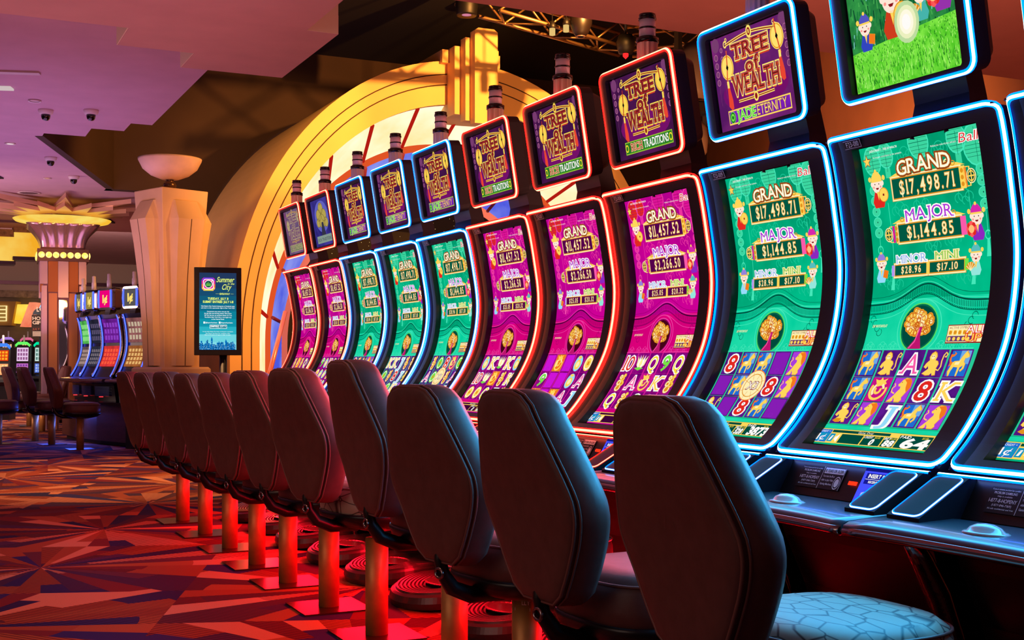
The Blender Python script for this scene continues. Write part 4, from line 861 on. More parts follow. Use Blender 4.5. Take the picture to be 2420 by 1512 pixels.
def m_wneon(s):
    y0, y1 = (.234, .330) if s > 0 else (-.330, -.234); mb = MB(); P_, O_, F_ = [], [], []; fr = Vector((-.093, 0, .17)).normalized(); up = Vector((.17, 0, .093)).normalized()
    L_ = .194
    for (y, u), (ny, nu) in subdiv(rrect(y0, y1, .006, L_ - .008, .018), .04): P_.append(Vector((-.215, y, .812)) + up * u + fr * .0005); O_.append(Vector((0, ny, 0)) + up * nu); F_.append(fr)
    neon(mb, P_, O_, F_, .0036, .003); return mb
def m_dneon():
    mb = MB(); n = 14; P_ = [(-.030, -.345 + .69 * i / n, .906) for i in range(n + 1)]
    neon(mb, P_, [(.3, 0, .9)] * (n + 1), [(-.9, 0, .3)] * (n + 1), .006, .004, False); return mb
def m_button():
    mb = MB(); mb.lathe([(0, .022), (.020, .020), (.036, .013), (.044, .004), (.050, .003), (.056, 0), (.056, -.004)], 24); me = mb.mesh('play_button', [M_lens])
    for v in me.vertices: v.co = Vector((v.co.x * .75 - .21, v.co.y * 1.15 + .02, v.co.z + .803))
    return me
def m_base():
    mb = MB(); mb.prism([(.10, .80), (-.02, .78), (.02, .66), (.10, .50), (.16, .30), (.17, .08), (.20, .0), (.55, .0), (.58, .80)], 'y', -.32, .32); return mb.mesh('base_cabinet', [mat('base_black', (9, 8, 10), .3)])
def m_strim():
    mb = MB(); mb.tube([(-.10, -.345, .735), (-.06, -.345, .68), (.0, -.345, .58), (.05, -.345, .46), (.085, -.345, .32), (.10, -.345, .10), (.10, -.345, .0)], [.022, .03, .034, .034, .03, .026, .026], 10); return mb.mesh('side_leg', [mat('bracket_chrome', (130, 120, 122), .15, 1., bump=.5, scale=30)])
def m_glow():
    mb = MB(); mb.box(-.18, -.33, .738, -.155, .33, .744); return mb.mesh('underlight_strip', [emi('under_red', (255, 10, 16), .8)])
def m_foot():
    mb = MB(); n = 44
    def outline(k, z, dx=0): 
        return [(-.02 + dx - .30 * k * max(0, math.sin(q)) ** .8 if math.sin(q) > 0 else -.02 + dx + .16, .30 * k * math.cos(q), z + (.035 if math.sin(q) <= 0 else .035 * (1 - math.sin(q)))) for q in [PI * i / n for i in range(n + 1)]]
    R_ = [outline(1.0, 0), outline(1.03, .03), outline(1.0, .06), outline(.95, .07)]
    for i in range(8): k = .93 - i * .065; R_ += [outline(k, .07, 0), outline(k - .015, .080), outline(k - .045, .080), outline(k - .06, .070)]
    for r in R_: r.append((.22, -.30, r[-1][2])); r.append((.22, .30, r[0][2]))
    mb.loft(R_, 0, True, False); return mb.mesh('foot_rest', [mat('ribbed_rubber', (60, 50, 50), .28, .3)])
def m_emblem():
    mb = MB(); rr = []
    for r, z in ((.12, .085), (.125, .091), (.11, .093), (.10, .089), (0, .089)): rr.append([(-.06 + .75 * r * math.cos(2 * PI * i / 24), r * math.sin(2 * PI * i / 24) * 1.1, z + .012) for i in range(24)])
    mb.loft(rr, 0); return mb.mesh('emblem', [mat('emblem_metal', (150, 120, 120), .2, .8)])
def m_neck():
    mb = MB(); rings = []
    for x0, x1, z, hw in ((.33, .46, 1.78, .15), (.35, .46, 1.90, .125), (.36, .45, 2.00, .11), (.33, .42, 2.12, .105), (.26, .36, 2.28, .10)): rings.append([(x0, -hw, z), (x1, -hw * .85, z), (x1, hw * .85, z), (x0, hw, z)])
    mb.loft(rings, 0); return mb.mesh('neck', [mat('neck_plastic', (28, 30, 40), .35)])
def m_scroll():
    mb = MB()
    for r, x, c in ((.11, .315, 0), (.085, .30, -.02), (.06, .285, -.035)): mb.tube([(x, c + r * 1.15 * math.cos(PI * i / 16), 1.875 + r * .62 * math.sin(PI * i / 16)) for i in range(17)], .014, 7)
    return mb.mesh('scroll_ornament', [mat('neck_plastic', (28, 30, 40), .35)])
# topper: its face leans forward at the top
TPB, TPT = Vector((.215, 0, 2.015)), Vector((.150, 0, 2.405)); TUP = (TPT - TPB).normalized(); TFR = Vector((-TUP.z, 0, TUP.x)); TL = (TPT - TPB).length
def tp(y, u, o=0.): p = TPB + TUP * u + TFR * o; return (p.x, y, p.z)
def m_topper():
    mb = MB(); o = [p for p, _ in rrect(-.27, .27, 0, TL, .034)]; i_ = [p for p, _ in rrect(-TW / 2 - .006, TW / 2 + .006, .022, .022 + THh + .008, .012)]
    o2 = [(p[0] * .975, TL / 2 + (p[1] - TL / 2) * .97) for p in o]
    mb.loft([[tp(*p, -.075) for p in o2], [tp(*p, -.006) for p in o], [tp(p[0] * .985, TL / 2 + (p[1] - TL / 2) * .985, 0) for p in o], [tp(*p, 0) for p in i_], [tp(*p, -.022) for p in i_]], 0, True)
    mb.loft([[tp(p[0] * .8, TL / 2 + (p[1] - TL / 2) * .8, -.14) for p in o], [tp(p[0] * .92, TL / 2 + (p[1] - TL / 2) * .92, -.07) for p in o]], 0, True)
    return mb.mesh('topper', [M_bez])
def m_tneon():
    mb = MB(); P_, O_, F_ = [], [], []
    for (y, u), (ny, nu) in subdiv(rrect(-.268, .268, .002, TL - .002, .034), .05): P_.append(tp(y, u, -.002)); O_.append(Vector((0, ny, 0)) + TUP * nu); F_.append(TFR)
    neon(mb, P_, O_, F_); return mb
def m_tscreen(kind, th): return topper_art(kind, th).mesh('topper_screen', lambda x, y, L: tp(TW / 2 - x, .026 + y, -.0205 + L * .0004))
def m_cand_low():
    mb = MB(); pr = []
    n = 28; rings = []
    for z in (2.33, 2.49): rings.append([(.222 + (.043 if j % 2 else .0395) * math.cos(2 * PI * j / n), (.043 if j % 2 else .0395) * math.sin(2 * PI * j / n), z) for j in range(n)])
    mb.loft(rings, 0); return mb.mesh('ribbed_lens', [mat('ribbed_clear', (240, 214, 190), .22, .1, coat=.6)])
def m_cand_up():
    mb = MB(); mb.lathe([(.033, 2.51), (.033, 2.585)], 24, 0, (.222, 0)); return mb.mesh('frosted_lens', [mat('frosted_lens', (250, 222, 240), .3, coat=.5)])
def m_cand_band():
    mb = MB()
    for r, z0, z1 in ((.046, 2.488, 2.508), (.0365, 2.508, 2.514), (.0355, 2.545, 2.552), (.0365, 2.583, 2.592), (.034, 2.592, 2.606)): mb.lathe([(0, z0), (r, z0), (r, z1), (0, z1)], 24, 0, (.222, 0))
    return mb.mesh('cap_band', [mat('black_cap', (14, 10, 10), .25, coat=.3)])
def led():
    mb = MB(); mb.loft([[panel_pt(-.055 - .035 * k, .42 + .10 * j, .004) for k, j in ((0, 0), (1, 0), (1, 1), (0, 1))], [panel_pt(-.055 - .035 * k, .42 + .10 * j, .008) for k, j in ((.1, .1), (.9, .1), (.9, .9), (.1, .9))]], 0); return mb.mesh('card_slot', [emi('slot_red', (255, 40, 16), 2.2)])
where = {1: 'furthest red-lit machine at the far end of the row', 2: 'second red-lit machine from the far end, blue picture on its topper', 3: 'furthest of the blue-lit machines, next to the two far red ones', 4: 'middle machine of the three far blue-lit ones', 5: 'nearest of three far blue-lit ones, beside the red trio',
         6: 'furthest of the three neighbouring red-lit machines, below the arch right side', 7: 'middle of the three neighbouring red-lit machines', 8: 'nearest red-lit machine with large magenta screen', 9: 'blue-lit with 3873 win and purple topper sign', 10: 'largest blue-lit machine, grassy garden on its topper screen', 11: 'blue-lit machine cut off by the right edge of the photo'}
for k in range(1, 12):
    yc = 8.93 - .722 * (k - 1) + .35; nb = 'b' if k in BLUE else 'r'; th = 'green' if k in GREEN else 'magenta'
    t = thing('slot_machine', ('jade' if th == 'green' else 'magenta') + ' screen slot machine, ' + where[k], 'slot machine', (2.45, yc, 0), 0, 'curved slot machines in the near row')
    P = lambda name, key, fn, par=None: ob(name, cached(key, fn), par or t)
    P('cabinet', 'cabinet', m_cabinet)
    bz = P('bezel', 'bezel', m_bezel); P('bezel_neon', 'bn' + nb, lambda: m_bneon().mesh('bezel_neon', NEON[nb]), bz); P('number_plate', 'pl%d' % k, lambda: m_plate(k), bz)
    sc = P('screen', 'scr', m_screen_slab); P('jackpot_picture', 'art' + th, lambda: main_art(th).mesh('jackpot_picture', scr_map, LEV), sc)
    P('reel_picture', 'reel%d' % k, lambda: reels_art(th, REELS[k], CRED.get(k, ('0', '88', '0'))).mesh('reel_picture', scr_map, [AH * i / 44 for i in range(1, 18)]), sc)
    dk = P('button_deck', 'deck', m_deck); P('deck_trim', 'trim', m_trim, dk); P('play_button', 'btn', m_button, dk)
    dp = P('deck_panel', 'dp', m_dpanel); P('bill_acceptor', 'bill', m_bill, dp); P('notice_label', 'notice', m_notice, dp); P('card_slot', 'led', led, dp)
    for s in (-1, 1):
        wg = P('side_wing', 'wing%d' % s, lambda: m_wing(s)); P('wing_neon', 'wn%d%s' % (s, nb), lambda: m_wneon(s).mesh('wing_neon', NEON[nb]), wg)
    P('deck_neon', 'dn' + nb, lambda: m_dneon().mesh('deck_neon', NEON[nb]), dk)
    bs = P('base_cabinet', 'base', m_base); P('side_leg', 'sleg', m_strim, bs); P('underlight_strip', 'glow', m_glow, bs)
    P('neck', 'neck', m_neck); P('scroll_ornament', 'scroll', m_scroll)
    tpx = P('topper', 'topper', m_topper); P('topper_neon', 'tn' + nb, lambda: m_tneon().mesh('topper_neon', NEON[nb]), tpx); P('topper_screen', 'ts%s%d' % TOP[k], lambda: m_tscreen(*TOP[k]), tpx)
    cl = P('candle_light', 'cl', m_cand_low); P('frosted_lens', 'cu', m_cand_up, cl); P('cap_band', 'cb', m_cand_band, cl)
    ld = bpy.data.lights.new('screen_glow', 'AREA'); ld.shape = 'RECTANGLE'; ld.size = .5; ld.size_y = .8; ld.energy = 12; ld.spread = math.radians(138); ld.color = (.04, .48, 1) if nb == 'b' else (1, .10, .16)
    lo = bpy.data.objects.new('screen_glow', ld); COL.objects.link(lo); lo.parent = t; lo.location = (.06, 0, 1.42); lo.rotation_euler = (0, math.radians(72), 0)
    fr = P('foot_rest', 'foot', m_foot); P('emblem', 'embl', m_emblem, fr)

# ================================================================== stools
M_lea = mat('brown_leather', (98, 58, 52), .46, noise=.12, scale=26, bump=.25)
M_pip = mat('leather_piping', (120, 78, 70), .4); M_tray = mat('black_tray', (10, 9, 10), .35)
M_post = mat('brass_post', (206, 146, 76), .45, .4, noise=.15, scale=14); M_plate = mat('polished_plate', (70, 46, 40), .28, .6)
def cracked():
    m = mat('cracked_vinyl', (150, 150, 140), .5); nt = m.node_tree; b = nt.nodes['Principled BSDF']
    tc = nt.nodes.new('ShaderNodeTexCoord'); v = nt.nodes.new('ShaderNodeTexVoronoi'); v.feature = 'DISTANCE_TO_EDGE'; v.inputs['Scale'].default_value = 22
    mp = nt.nodes.new('ShaderNodeMapping'); mp.inputs['Scale'].default_value = (1, .55, 1); nt.links.new(tc.outputs['Object'], mp.inputs[0]); nt.links.new(mp.outputs[0], v.inputs['Vector'])
    r = nt.nodes.new('ShaderNodeValToRGB'); r.color_ramp.elements[0].position = .01; r.color_ramp.elements[1].position = .06
    r.color_ramp.elements[0].color = (*lin((46, 40, 34)), 1); r.color_ramp.elements[1].color = (*lin((172, 166, 146)), 1)
    nt.links.new(v.outputs['Distance'], r.inputs[0]); nt.links.new(r.outputs[0], b.inputs['Base Color']); return m
M_crk = cracked()
def hw(z): return sum(hw0(z + d) for d in (-.03, -.02, -.01, 0, .01, .02, .03)) / 7 if .60 < z < 1.075 else hw0(z)
def hw0(z):  # half width of the back's rear panel by height
    T = [(.57, .07), (.60, .112), (.65, .143), (.72, .178), (.79, .210), (.83, .219), (.88, .208), (.95, .180), (1.05, .138), (1.09, .119), (1.115, .09), (1.125, .055)]
    for (a, p), (b, q) in zip(T, T[1:]):
        if z <= b: return p + (q - p) * max(0, (z - a)) / (b - a)
    return T[-1][1]
ZS = [.57, .575, .585, .60, .62, .64, .67, .70, .73, .755, .775, .795, .815, .835, .855, .88, .91, .94, .97, 1.0, 1.03, 1.055, 1.075, 1.09, 1.103, 1.115, 1.121, 1.125]
def rx(z): return -.345 - .10 * (z - .6) / .51 - .022 * min(1, max(0, (z - .86) / .2)) - .014 * min(1, max(0, (.74 - z) / .14))   # rear surface, local x (post at 0)
def outline(dz, dw, dx):
    pts = []
    for z in ZS: zz = .85 + (z - .85) * dz; pts.append((rx(zz) + dx, 1.07 * hw(z) * dw[0] + dw[1] * min(1, hw(z) / .2), zz))
    return pts + [(x, -y, z) for x, y, z in pts[::-1]]
def mk_back():
    mb = MB(); rr = [outline(.12, (.10, 0), -.006), outline(.4, (.36, 0), -.006), outline(.7, (.64, 0), -.006), outline(.86, (.80, 0), -.005), outline(.95, (.92, 0), -.002), outline(.985, (.975, 0), .003), outline(.995, (.99, .0), .010), outline(.992, (.985, .0), .016), outline(1.01, (1.0, .006), .026), outline(1.02, (1.04, .004), .060), outline(1.015, (1.05, .004), .088), outline(.99, (1.0, .0), .110), outline(.9, (.88, 0), .122)]
    mb.loft(rr, 0, True, True); return mb.mesh('backrest', [M_lea])
def mk_pip():
    mb = MB(); P_ = outline(.992, (.985, 0), .006); mb.tube(P_, .0045, 6, 0, True)
    P_ = outline(1.008, (1.0, .003), .020); mb.tube(P_, .0032, 6, 0, True); return mb.mesh('piping', [M_pip])
def se(r, z, n=36, e=.62, cx=.02):
    return [(cx + r * math.copysign(abs(math.cos(2 * PI * i / n)) ** e, math.cos(2 * PI * i / n)), r * math.copysign(abs(math.sin(2 * PI * i / n)) ** e, math.sin(2 * PI * i / n)), z) for i in range(n)]
ROOT = thing('casino_stool', 'stool', 'stool', (0, 0, 0))
M_STOOL = dict(seat=lambda: MB().loft([se(.215, .50), se(.235, .51), se(.238, .55), se(.236, .595), se(.228, .622), se(.205, .640), se(.14, .648), se(.05, .650)], 0, True, True).mesh('seat', [M_lea]))
seat = ob('seat', M_STOOL['seat'](), ROOT); ob('seat_piping', MB().tube(se(.233, .618), .004, 6, 0, True).mesh('seat_piping', [M_pip]), seat)
ob('seat_tray', MB().loft([se(.10, .425), se(.20, .45), se(.232, .475), se(.242, .50), se(.238, .512)], 0, True, True).mesh('seat_tray', [M_tray]), ROOT)
back = ob('backrest', mk_back(), ROOT); ob('piping', mk_pip(), back)
mb = MB(); mb.tube([(-.335, 0, .66), (-.345, 0, .58), (-.335, 0, .535), (-.30, 0, .485), (-.23, 0, .455), (-.1, 0, .45)], [.018, .02, .022, .026, .028, .028], 10); ob('back_arm', mb.mesh('back_arm', [M_tray]), ROOT)
mb = MB(); mb.tube([(-.362, .02 * math.cos(a) - .02, .54 + .015 * math.sin(a)) for a in [2 * PI * i / 16 for i in range(16)]], .005, 6, 0, True); ob('adjust_ring', mb.mesh('adjust_ring', [mat('ring_chrome', (150, 140, 140), .2, 1.)]), ROOT)
post = ob('post', MB().lathe([(.05, .004), (.05, .43), (0, .43)], 28).mesh('post', [M_post]), ROOT)
plate = ob('floor_plate', MB().box(-.17, -.17, .001, .17, .17, .008).mesh('floor_plate', [M_plate]), ROOT)
CH = [(9.41, 9, 0, 'furthest stool of the near row, beside the pillar plinth'), (8.62, 9, 0, 'second stool from the far end of the near row'), (7.88, 10, .01, 'third stool from the far end of the near row'), (7.19, 8, .005, 'fourth stool from the far end of the near row'), (6.52, 10, .015, 'fifth from the far end, before the display post'),
      (5.79, 9, .03, 'sixth from the far end, near the arch foot'), (5.10, 12, .045, 'stool with crackled seat edge between the sixth and the tallest stool'), (4.24, 2, .078, 'tallest stool of the near row, its back raised above its neighbours'), (3.634, 11, 0, 'third stool from the camera, right after the tallest one'), (2.90, 4, 0, 'second stool from the camera, blue-lit seat before it'), (2.17, 0, 0, 'largest stool, nearest to the camera, with pale cracked seat')]
STO = []
for i, (y, yaw, dz, lab) in enumerate(CH):
    o = ROOT if i == 0 else copy_tree(ROOT)
    o.location = (1.828, y, 0); o.rotation_euler = (0, 0, math.radians(yaw)); STO.append(o)
    tag(o, 'brown leather casino stool, ' + lab, 'stool', 'brown leather stools along the near row')
for i, o in enumerate(STO):
    y, yaw, dz, _ = CH[i]
    for c in children(o):
        n = c.name.split('.')[0]
        if n == 'floor_plate': c.rotation_euler = (0, 0, -math.radians(yaw))
        if n in ('backrest', 'back_arm', 'adjust_ring', 'seat', 'seat_tray') and dz: c.location = (0, 0, dz)
        if n == 'seat' and i in (6, 10):
            c.material_slots[0].link = 'OBJECT'; c.material_slots[0].material = M_crk
            c['label'] = 'pale crackled vinyl seat'
def sticker(i, txt, rgb, z):
    a = Art(); a.rect(0, 0, .055, .03, mat('sticker_' + txt, rgb, .5), 0); a.text(txt, .028, .009, .022 if len(txt) < 3 else .026, .013, mat('sticker_white', (230, 220, 215), .5), 1, fatten=.02); a.rect(.0, -.012, .055, -.002, MATS['sticker_white'], 0)
    def mp(x, y, L): q = math.radians(210) + x / .05 - .5; r = .0505 + L * .0004; return (r * math.cos(q), r * math.sin(q), z + y)
    me = a.mesh('sticker', mp, None); o = ob('sticker', me, [c for c in children(STO[i]) if c.name.startswith('post')][0])
sticker(7, 'LO', (26, 34, 70), .405); sticker(8, 'LLY', (120, 30, 34), .395)

# ================================================================== display sign
sg = thing('display_sign', 'black portrait digital sign with blue-green giveaway screen on a post', 'sign', (3.124, 14.058, 0), -math.radians(26) + math.radians(14))
MB().box(-.262, -.04, 1.275, .262, .04, 2.275).build('housing', mat('sign_black', (12, 10, 11), .4), sg, bevel=.006)
MB().tube([(.06, .03, .02), (.06, .03, 1.28)], .045, 12).build('post', M_dk, sg); MB().lathe([(.26, 0), (.26, .02), (.05, .035), (.05, .05)], 28, 0, (.06, .03)).build('foot_plate', M_dk, sg)
a = Art(); W_, H_ = .41, .875
for i in range(10): a.rect(0, H_ * i / 10, W_, H_ * (i + 1) / 10, C('sign_grad%d' % i, [(130, 222, 232), (110, 214, 224), (40, 178, 196), (16, 150, 172), (12, 130, 156), (14, 110, 140), (18, 92, 124), (24, 76, 112), (30, 64, 102), (34, 56, 94)][i]), 0)
rg = random.Random(9); navy, skyb = C('city_blue', (0, 108, 186)), C('city_dark', (0, 84, 150))
x = 0
for i in range(26):
    wd = rg.uniform(.010, .022); h = rg.uniform(.05, .115) * (1.5 if i in (9, 15, 19) else 1); a.rect(x, 0, min(W_, x + wd), h, navy if i % 2 else skyb, 1); 
    if i % 5 == 4: a.poly([(x, h), (min(W_, x + wd), h), (x + wd * .4, h + .03)], navy, 1)
    for q in range(9): a.rect(x + rg.uniform(0, wd * .6), rg.uniform(0, h * .9), x + rg.uniform(.4, 1) * wd, 0, navy, 1) if 0 else a.ell(min(W_ - .003, x + rg.uniform(.1, .9) * wd), rg.uniform(.003, h * .9), .0022, .003, C('city_lights', (150, 220, 245)), 2, 6)
    x += wd * .95
    if x > W_ - .006: break
pal = [C('ig_violet', (120, 50, 220)), C('ig_pink', (236, 40, 150)), C('ig_orange', (250, 120, 60)), C('ig_yellow', (250, 220, 80))]
def rr_(x0, y0, x1, y1, r, m, L): a.poly([p for p, _ in rrect(x0, x1, y0, y1, r)], m, L)
ix, iy, sz = .026, H_ - .205, .150
rr_(ix, iy, ix + sz, iy + sz, .036, pal[1], 1.5)
for i in range(8):
    y0 = iy + sz * i / 8; e_ = .036 - math.sqrt(max(0, .036 ** 2 - max(0, .036 - sz * (i if i < 4 else 7 - i) / 8) ** 2)) if i not in (0, 7) else .02; a.rect(ix + e_, y0, ix + sz - e_, y0 + sz / 8, pal[3 - i // 2], 2)
rr_(ix + .016, iy + .016, ix + sz - .016, iy + sz - .016, .028, white, 3); rr_(ix + .024, iy + .024, ix + sz - .024, iy + sz - .024, .022, pal[1], 4)
a.ell(ix + sz / 2, iy + sz / 2, .046, .046, white, 5, 24); a.ell(ix + sz / 2, iy + sz / 2, .038, .038, C('sign_navy', (14, 60, 70)), 6, 24); a.ell(ix + sz - .036, iy + sz - .036, .007, .007, white, 6, 12)
for i in range(7): a.rect(ix + .048 + i * .008, iy + .052, ix + .053 + i * .008, iy + .06 + (.02, .035, .025, .04, .018, .032, .022)[i], lgreen, 7)
lem = C('lemon', (232, 250, 120)); wh = C('sign_white', (235, 250, 250))
a.text('Summer', .188, H_ - .105, .19, .058, lem, 3, shear=.3, off=.012); a.text('in the', .315, H_ - .132, .07, .018, lem, 4, shear=.3, off=.02); a.text('City', .245, H_ - .190, .10, .060, lem, 3, shear=.3, off=.012)
a.text('GIVEAWAY', .222, H_ - .248, .115, .018, lem, 3, fatten=.04); a.rect(.18, H_ - .239, .215, H_ - .237, lem, 3); a.rect(.345, H_ - .239, .38, H_ - .237, lem, 3)
a.text('TUESDAY, JULY 31', .095, H_ - .306, .225, .024, lem, 3, fatten=.04); a.text('SUBMIT ENTRIES JULY 1-31', .040, H_ - .342, .335, .024, lem, 3, fatten=.04)
for s, x0, y0, wd in (("Visit Empire City Casino's Instagram or Facebook page", .02, .385, .37), ('and enter to win a spectacular night in New York City!', .02, .406, .37), ('Contestants may enter once per day', .085, .446, .245), ('On July 31st one drawing winner will receive', .055, .468, .30), ('VIP Car Service, an exclusive dinner for 2 at', .055, .490, .305), ('The Grill in New York City, a two-night stay', .058, .512, .298), ('at the Viceroy Hotel.', .135, .534, .14)):
    a.text(s, x0, H_ - y0, wd, .0125, wh, 3, fatten=.03, track=.14)
for s, x0 in (('@EmpireCityCasino', .045), ('/EmpireCityCasino', .215)): a.rect(x0, H_ - .578, x0 + .020, H_ - .555, wh, 3); a.text(s, x0 + .024, H_ - .573, .13, .012, wh, 3, fatten=.03)
for q in ((.115, .634, .305, .591),): a.rect(q[0], H_ - q[1], q[2], H_ - q[3], wh, 3); a.rect(q[0] + .005, H_ - q[1] + .005, q[2] - .005, H_ - q[3] - .005, C('sign_teal', (16, 120, 140)), 4)
a.text('EMPIRE CITY', .126, H_ - .618, .168, .018, wh, 5, fatten=.03); a.text('CASINO', .185, H_ - .631, .05, .006, wh, 5)
for s, y0, x0, wd in (('You may follow Empire City Casino on Instagram to participate.', .672, .035, .34), ('See Player Services for complete rules.', .692, .07, .27), ('Must be 18 years of age or older to play.', .710, .06, .29)): a.text(s, x0, H_ - y0, wd, .008, wh, 3, fatten=.03, track=.14)
scn = ob('sign_screen', a.mesh('sign_screen', lambda x, y, L: (x - W_ / 2, -.0415 - L * .0005, y + 1.338)), sg)

# ================================================================== machines behind the pillar
M_bcab = mat('dark_cabinet', (16, 14, 26), .3); M_bchr = mat('bright_chrome', (180, 170, 176), .12, 1.); M_bl2 = [emi('tube_blue', (70, 90, 255), 2.4, None, 1, True)]
M_wood = mat('dark_veneer', (84, 44, 34), .4, noise=.25, scale=5, stretch=(1, 1, 6))
st = thing('machine_stand', 'low dark wood plinth under the four blue-lit machines', 'stand', (0, 0, 0))
MB().prism([(2.70, 17.86), (2.40, 18.72), (2.22, 19.45), (2.12, 20.6), (3.0, 20.9), (3.4, 18.3)], 'z', .06, .58).build('plinth', M_wood, st)
MB().prism([(2.66, 17.84), (2.35, 18.70), (2.17, 19.45), (2.07, 20.65), (3.0, 20.95), (3.42, 18.28)], 'z', .58, .62).build('plinth_top', mat('stand_top', (40, 24, 40), .2, coat=.4), st)
MB().prism([(2.76, 17.92), (2.46, 18.75), (2.28, 19.45), (2.18, 20.5), (3.0, 20.8), (3.34, 18.3)], 'z', 0, .06).build('kick_board', M_dk, st)
PB = Prof([(.0, .98), (.07, 1.10), (.14, 1.28), (.17, 1.45), (.16, 1.65), (.12, 1.86), (.10, 1.90)])
def pb(y, f, o=0.): x, z = PB.at(f, o); return (x, y, z)
def bg_machine(i, loc, rz, cols, topcol, label):
    t = thing('slot_machine', label, 'slot machine', loc, rz, 'slot machines behind the pillar')
    mb = MB(); mb.prism([PB.at(j / 14, -.012) for j in range(15)] + [(.42, 1.90), (.50, 1.4), (.50, .62), (.06, .62), (.03, .85), (-.02, .96)], 'y', -.29, .29); mb.build('cabinet', M_bcab, t)
    for s in (-1, 1):
        MB().tube([pb(s * .285, j / 14, .0) for j in range(15)], .022, 7).build('chrome_side', M_bchr, t); MB().tube([pb(s * .255, j / 14, .012) for j in range(15)], .011, 6).build('light_tube', M_bl2, t)
    for nm, f0, f1, (c0, c1), rows in (('upper_screen', .56, .93, cols[0], 3), ('lower_screen', .18, .51, cols[1], 4)):
        a_ = Art(); m0, m1 = C('bgs%s%s' % (nm, c0), c0, rgb2=tuple(int(v * .7) for v in c0), scale=6), C('bgc%s%s' % (nm, c1), c1)
        a_.rect(0, 0, 1, 1, m0, 0)
        for r in range(rows):
            for q in range(5): a_.rect(.08 + q * .175, .12 + r * .8 / rows, .20 + q * .175, .12 + (r + .68) * .8 / rows, m1, 1)
        ob(nm, a_.mesh(nm, lambda x, y, L: pb(.225 - .45 * x, f0 + (f1 - f0) * y, .003 + L * .001), [j / 8 for j in range(1, 8)]), t)
    MB().prism([(-.02, .96), (-.16, .95), (-.18, .92), (-.16, .90), (.03, .87)], 'y', -.30, .30).build('button_deck', mat('deck_chrome', (120, 100, 110), .2, .8), t)
    g = MB()
    for q in range(8): g.box(.0 - q * .0, -.20, .70 + q * .018, .055, .20, .708 + q * .018)
    g.build('vent_grille', mat('vent_blue', (40, 60, 150), .35, .3), t); 
    MB().box(-.12, -.10, .895, -.06, .10, .90).build('under_lamp', emi('lamp_cool', (110, 150, 255), 3, None, 1, True), t); MB().lathe([(0, .0), (.03, 0), (.03, .01), (0, .01)], 12).build('red_button', emi('button_red', (255, 50, 60), 2), t).location = (.0, .02, .68)
    MB().prism([(.08, 1.90), (.20, 1.90), (.20, 1.98), (.10, 1.98)], 'y', -.07, .07).build('neck', M_dk, t)
    tb = MB(); tb.loft([[(x, y, z) for y, z in [p for p, _ in rrect(-.20 * k, .20 * k, 2.14 - .17 * k, 2.14 + .15 * k, .05)]] for x, k in ((.05, 1), (.10, 1.06), (.20, 1.0), (.22, .8))], 0); tp_ = tb.build('topper', M_bchr, t)
    a_ = Art(); a_.rect(0, 0, .29, .25, C('topface%s' % (topcol,), topcol), 0); a_.text('1\u00a2', .09, .07, .12, .11, C('cent_gold', (255, 224, 120)), 1, fatten=.04, off=.0)
    ob('topper_face', a_.mesh('topper_face', lambda x, y, L: (.046 - L * .001, .145 - x, 2.005 + y)), tp_)
    for s in (-1, 1): MB().tube([(.045, s * .165, 2.0), (.04, s * .175, 2.13), (.045, s * .165, 2.26)], .012, 6).build('light_tube', M_bl2, tp_)
    MB().lathe([(.035, 2.28), (.035, 2.40), (.028, 2.41), (.028, 2.50), (0, 2.51)], 14, 0, (.12, 0)).build('candle_light', M_lens, t)
BG = [((2.76, 18.26, 0), -24, (((150, 90, 90), (196, 176, 150)), ((176, 100, 50), (230, 180, 110))), (86, 82, 84), 'slot machine with amber screens behind the pillar, its grey topper reading 1 cent'),
      ((2.50, 18.92, 0), -22, (((110, 30, 150), (140, 60, 190)), ((240, 60, 60), (250, 90, 60))), (236, 0, 120), 'slot machine with purple and red screens and bright pink topper behind the pillar'),
      ((2.36, 19.58, 0), -13, (((40, 40, 60), (90, 80, 110)), ((50, 50, 70), (120, 110, 120))), (150, 130, 60), 'third slot machine from the pillar, dull yellow topper with blue side tube'),
      ((2.28, 20.22, 0), -8, (((90, 200, 90), (150, 230, 140)), ((110, 90, 90), (180, 150, 140))), (110, 100, 80), 'slot machine with green upper screen beside the lit column')]
for i, q in enumerate(BG): bg_machine(i, q[0], -math.radians(q[1]), q[2], q[3], q[4])
for i, (x, y, yaw, l) in enumerate([(2.06, 17.75, 4, 'nearest stool in front of the blue-lit machines behind the pillar'), (1.81, 18.98, 10, 'second stool before the blue-lit machines, brass post on purple carpet'), (1.66, 19.90, 8, 'third stool in the far left group, left of the second'), (1.12, 19.4, 10, 'outermost brown stool at the left edge of the photo')]):
    o = copy_tree(ROOT); o.location = (x, y, 0); o.rotation_euler = (0, 0, math.radians(yaw)); tag(o, 'brown casino stool, ' + l, 'stool', 'stools at the machines behind the pillar')
    for c in children(o):
        if c.name.startswith('floor_plate'): c.rotation_euler = (0, 0, 0)
for i, (x, y, yaw, l) in enumerate([(2.0, 22.6, 190, 'dark glossy stool turned towards the camera behind the second far stool'), (1.95, 24.6, 185, 'far stool with yellow-lit post between the left stools')]):
    o = copy_tree(ROOT); o.location = (x, y, 0); o.rotation_euler = (0, 0, math.radians(yaw)); tag(o, l, 'stool')

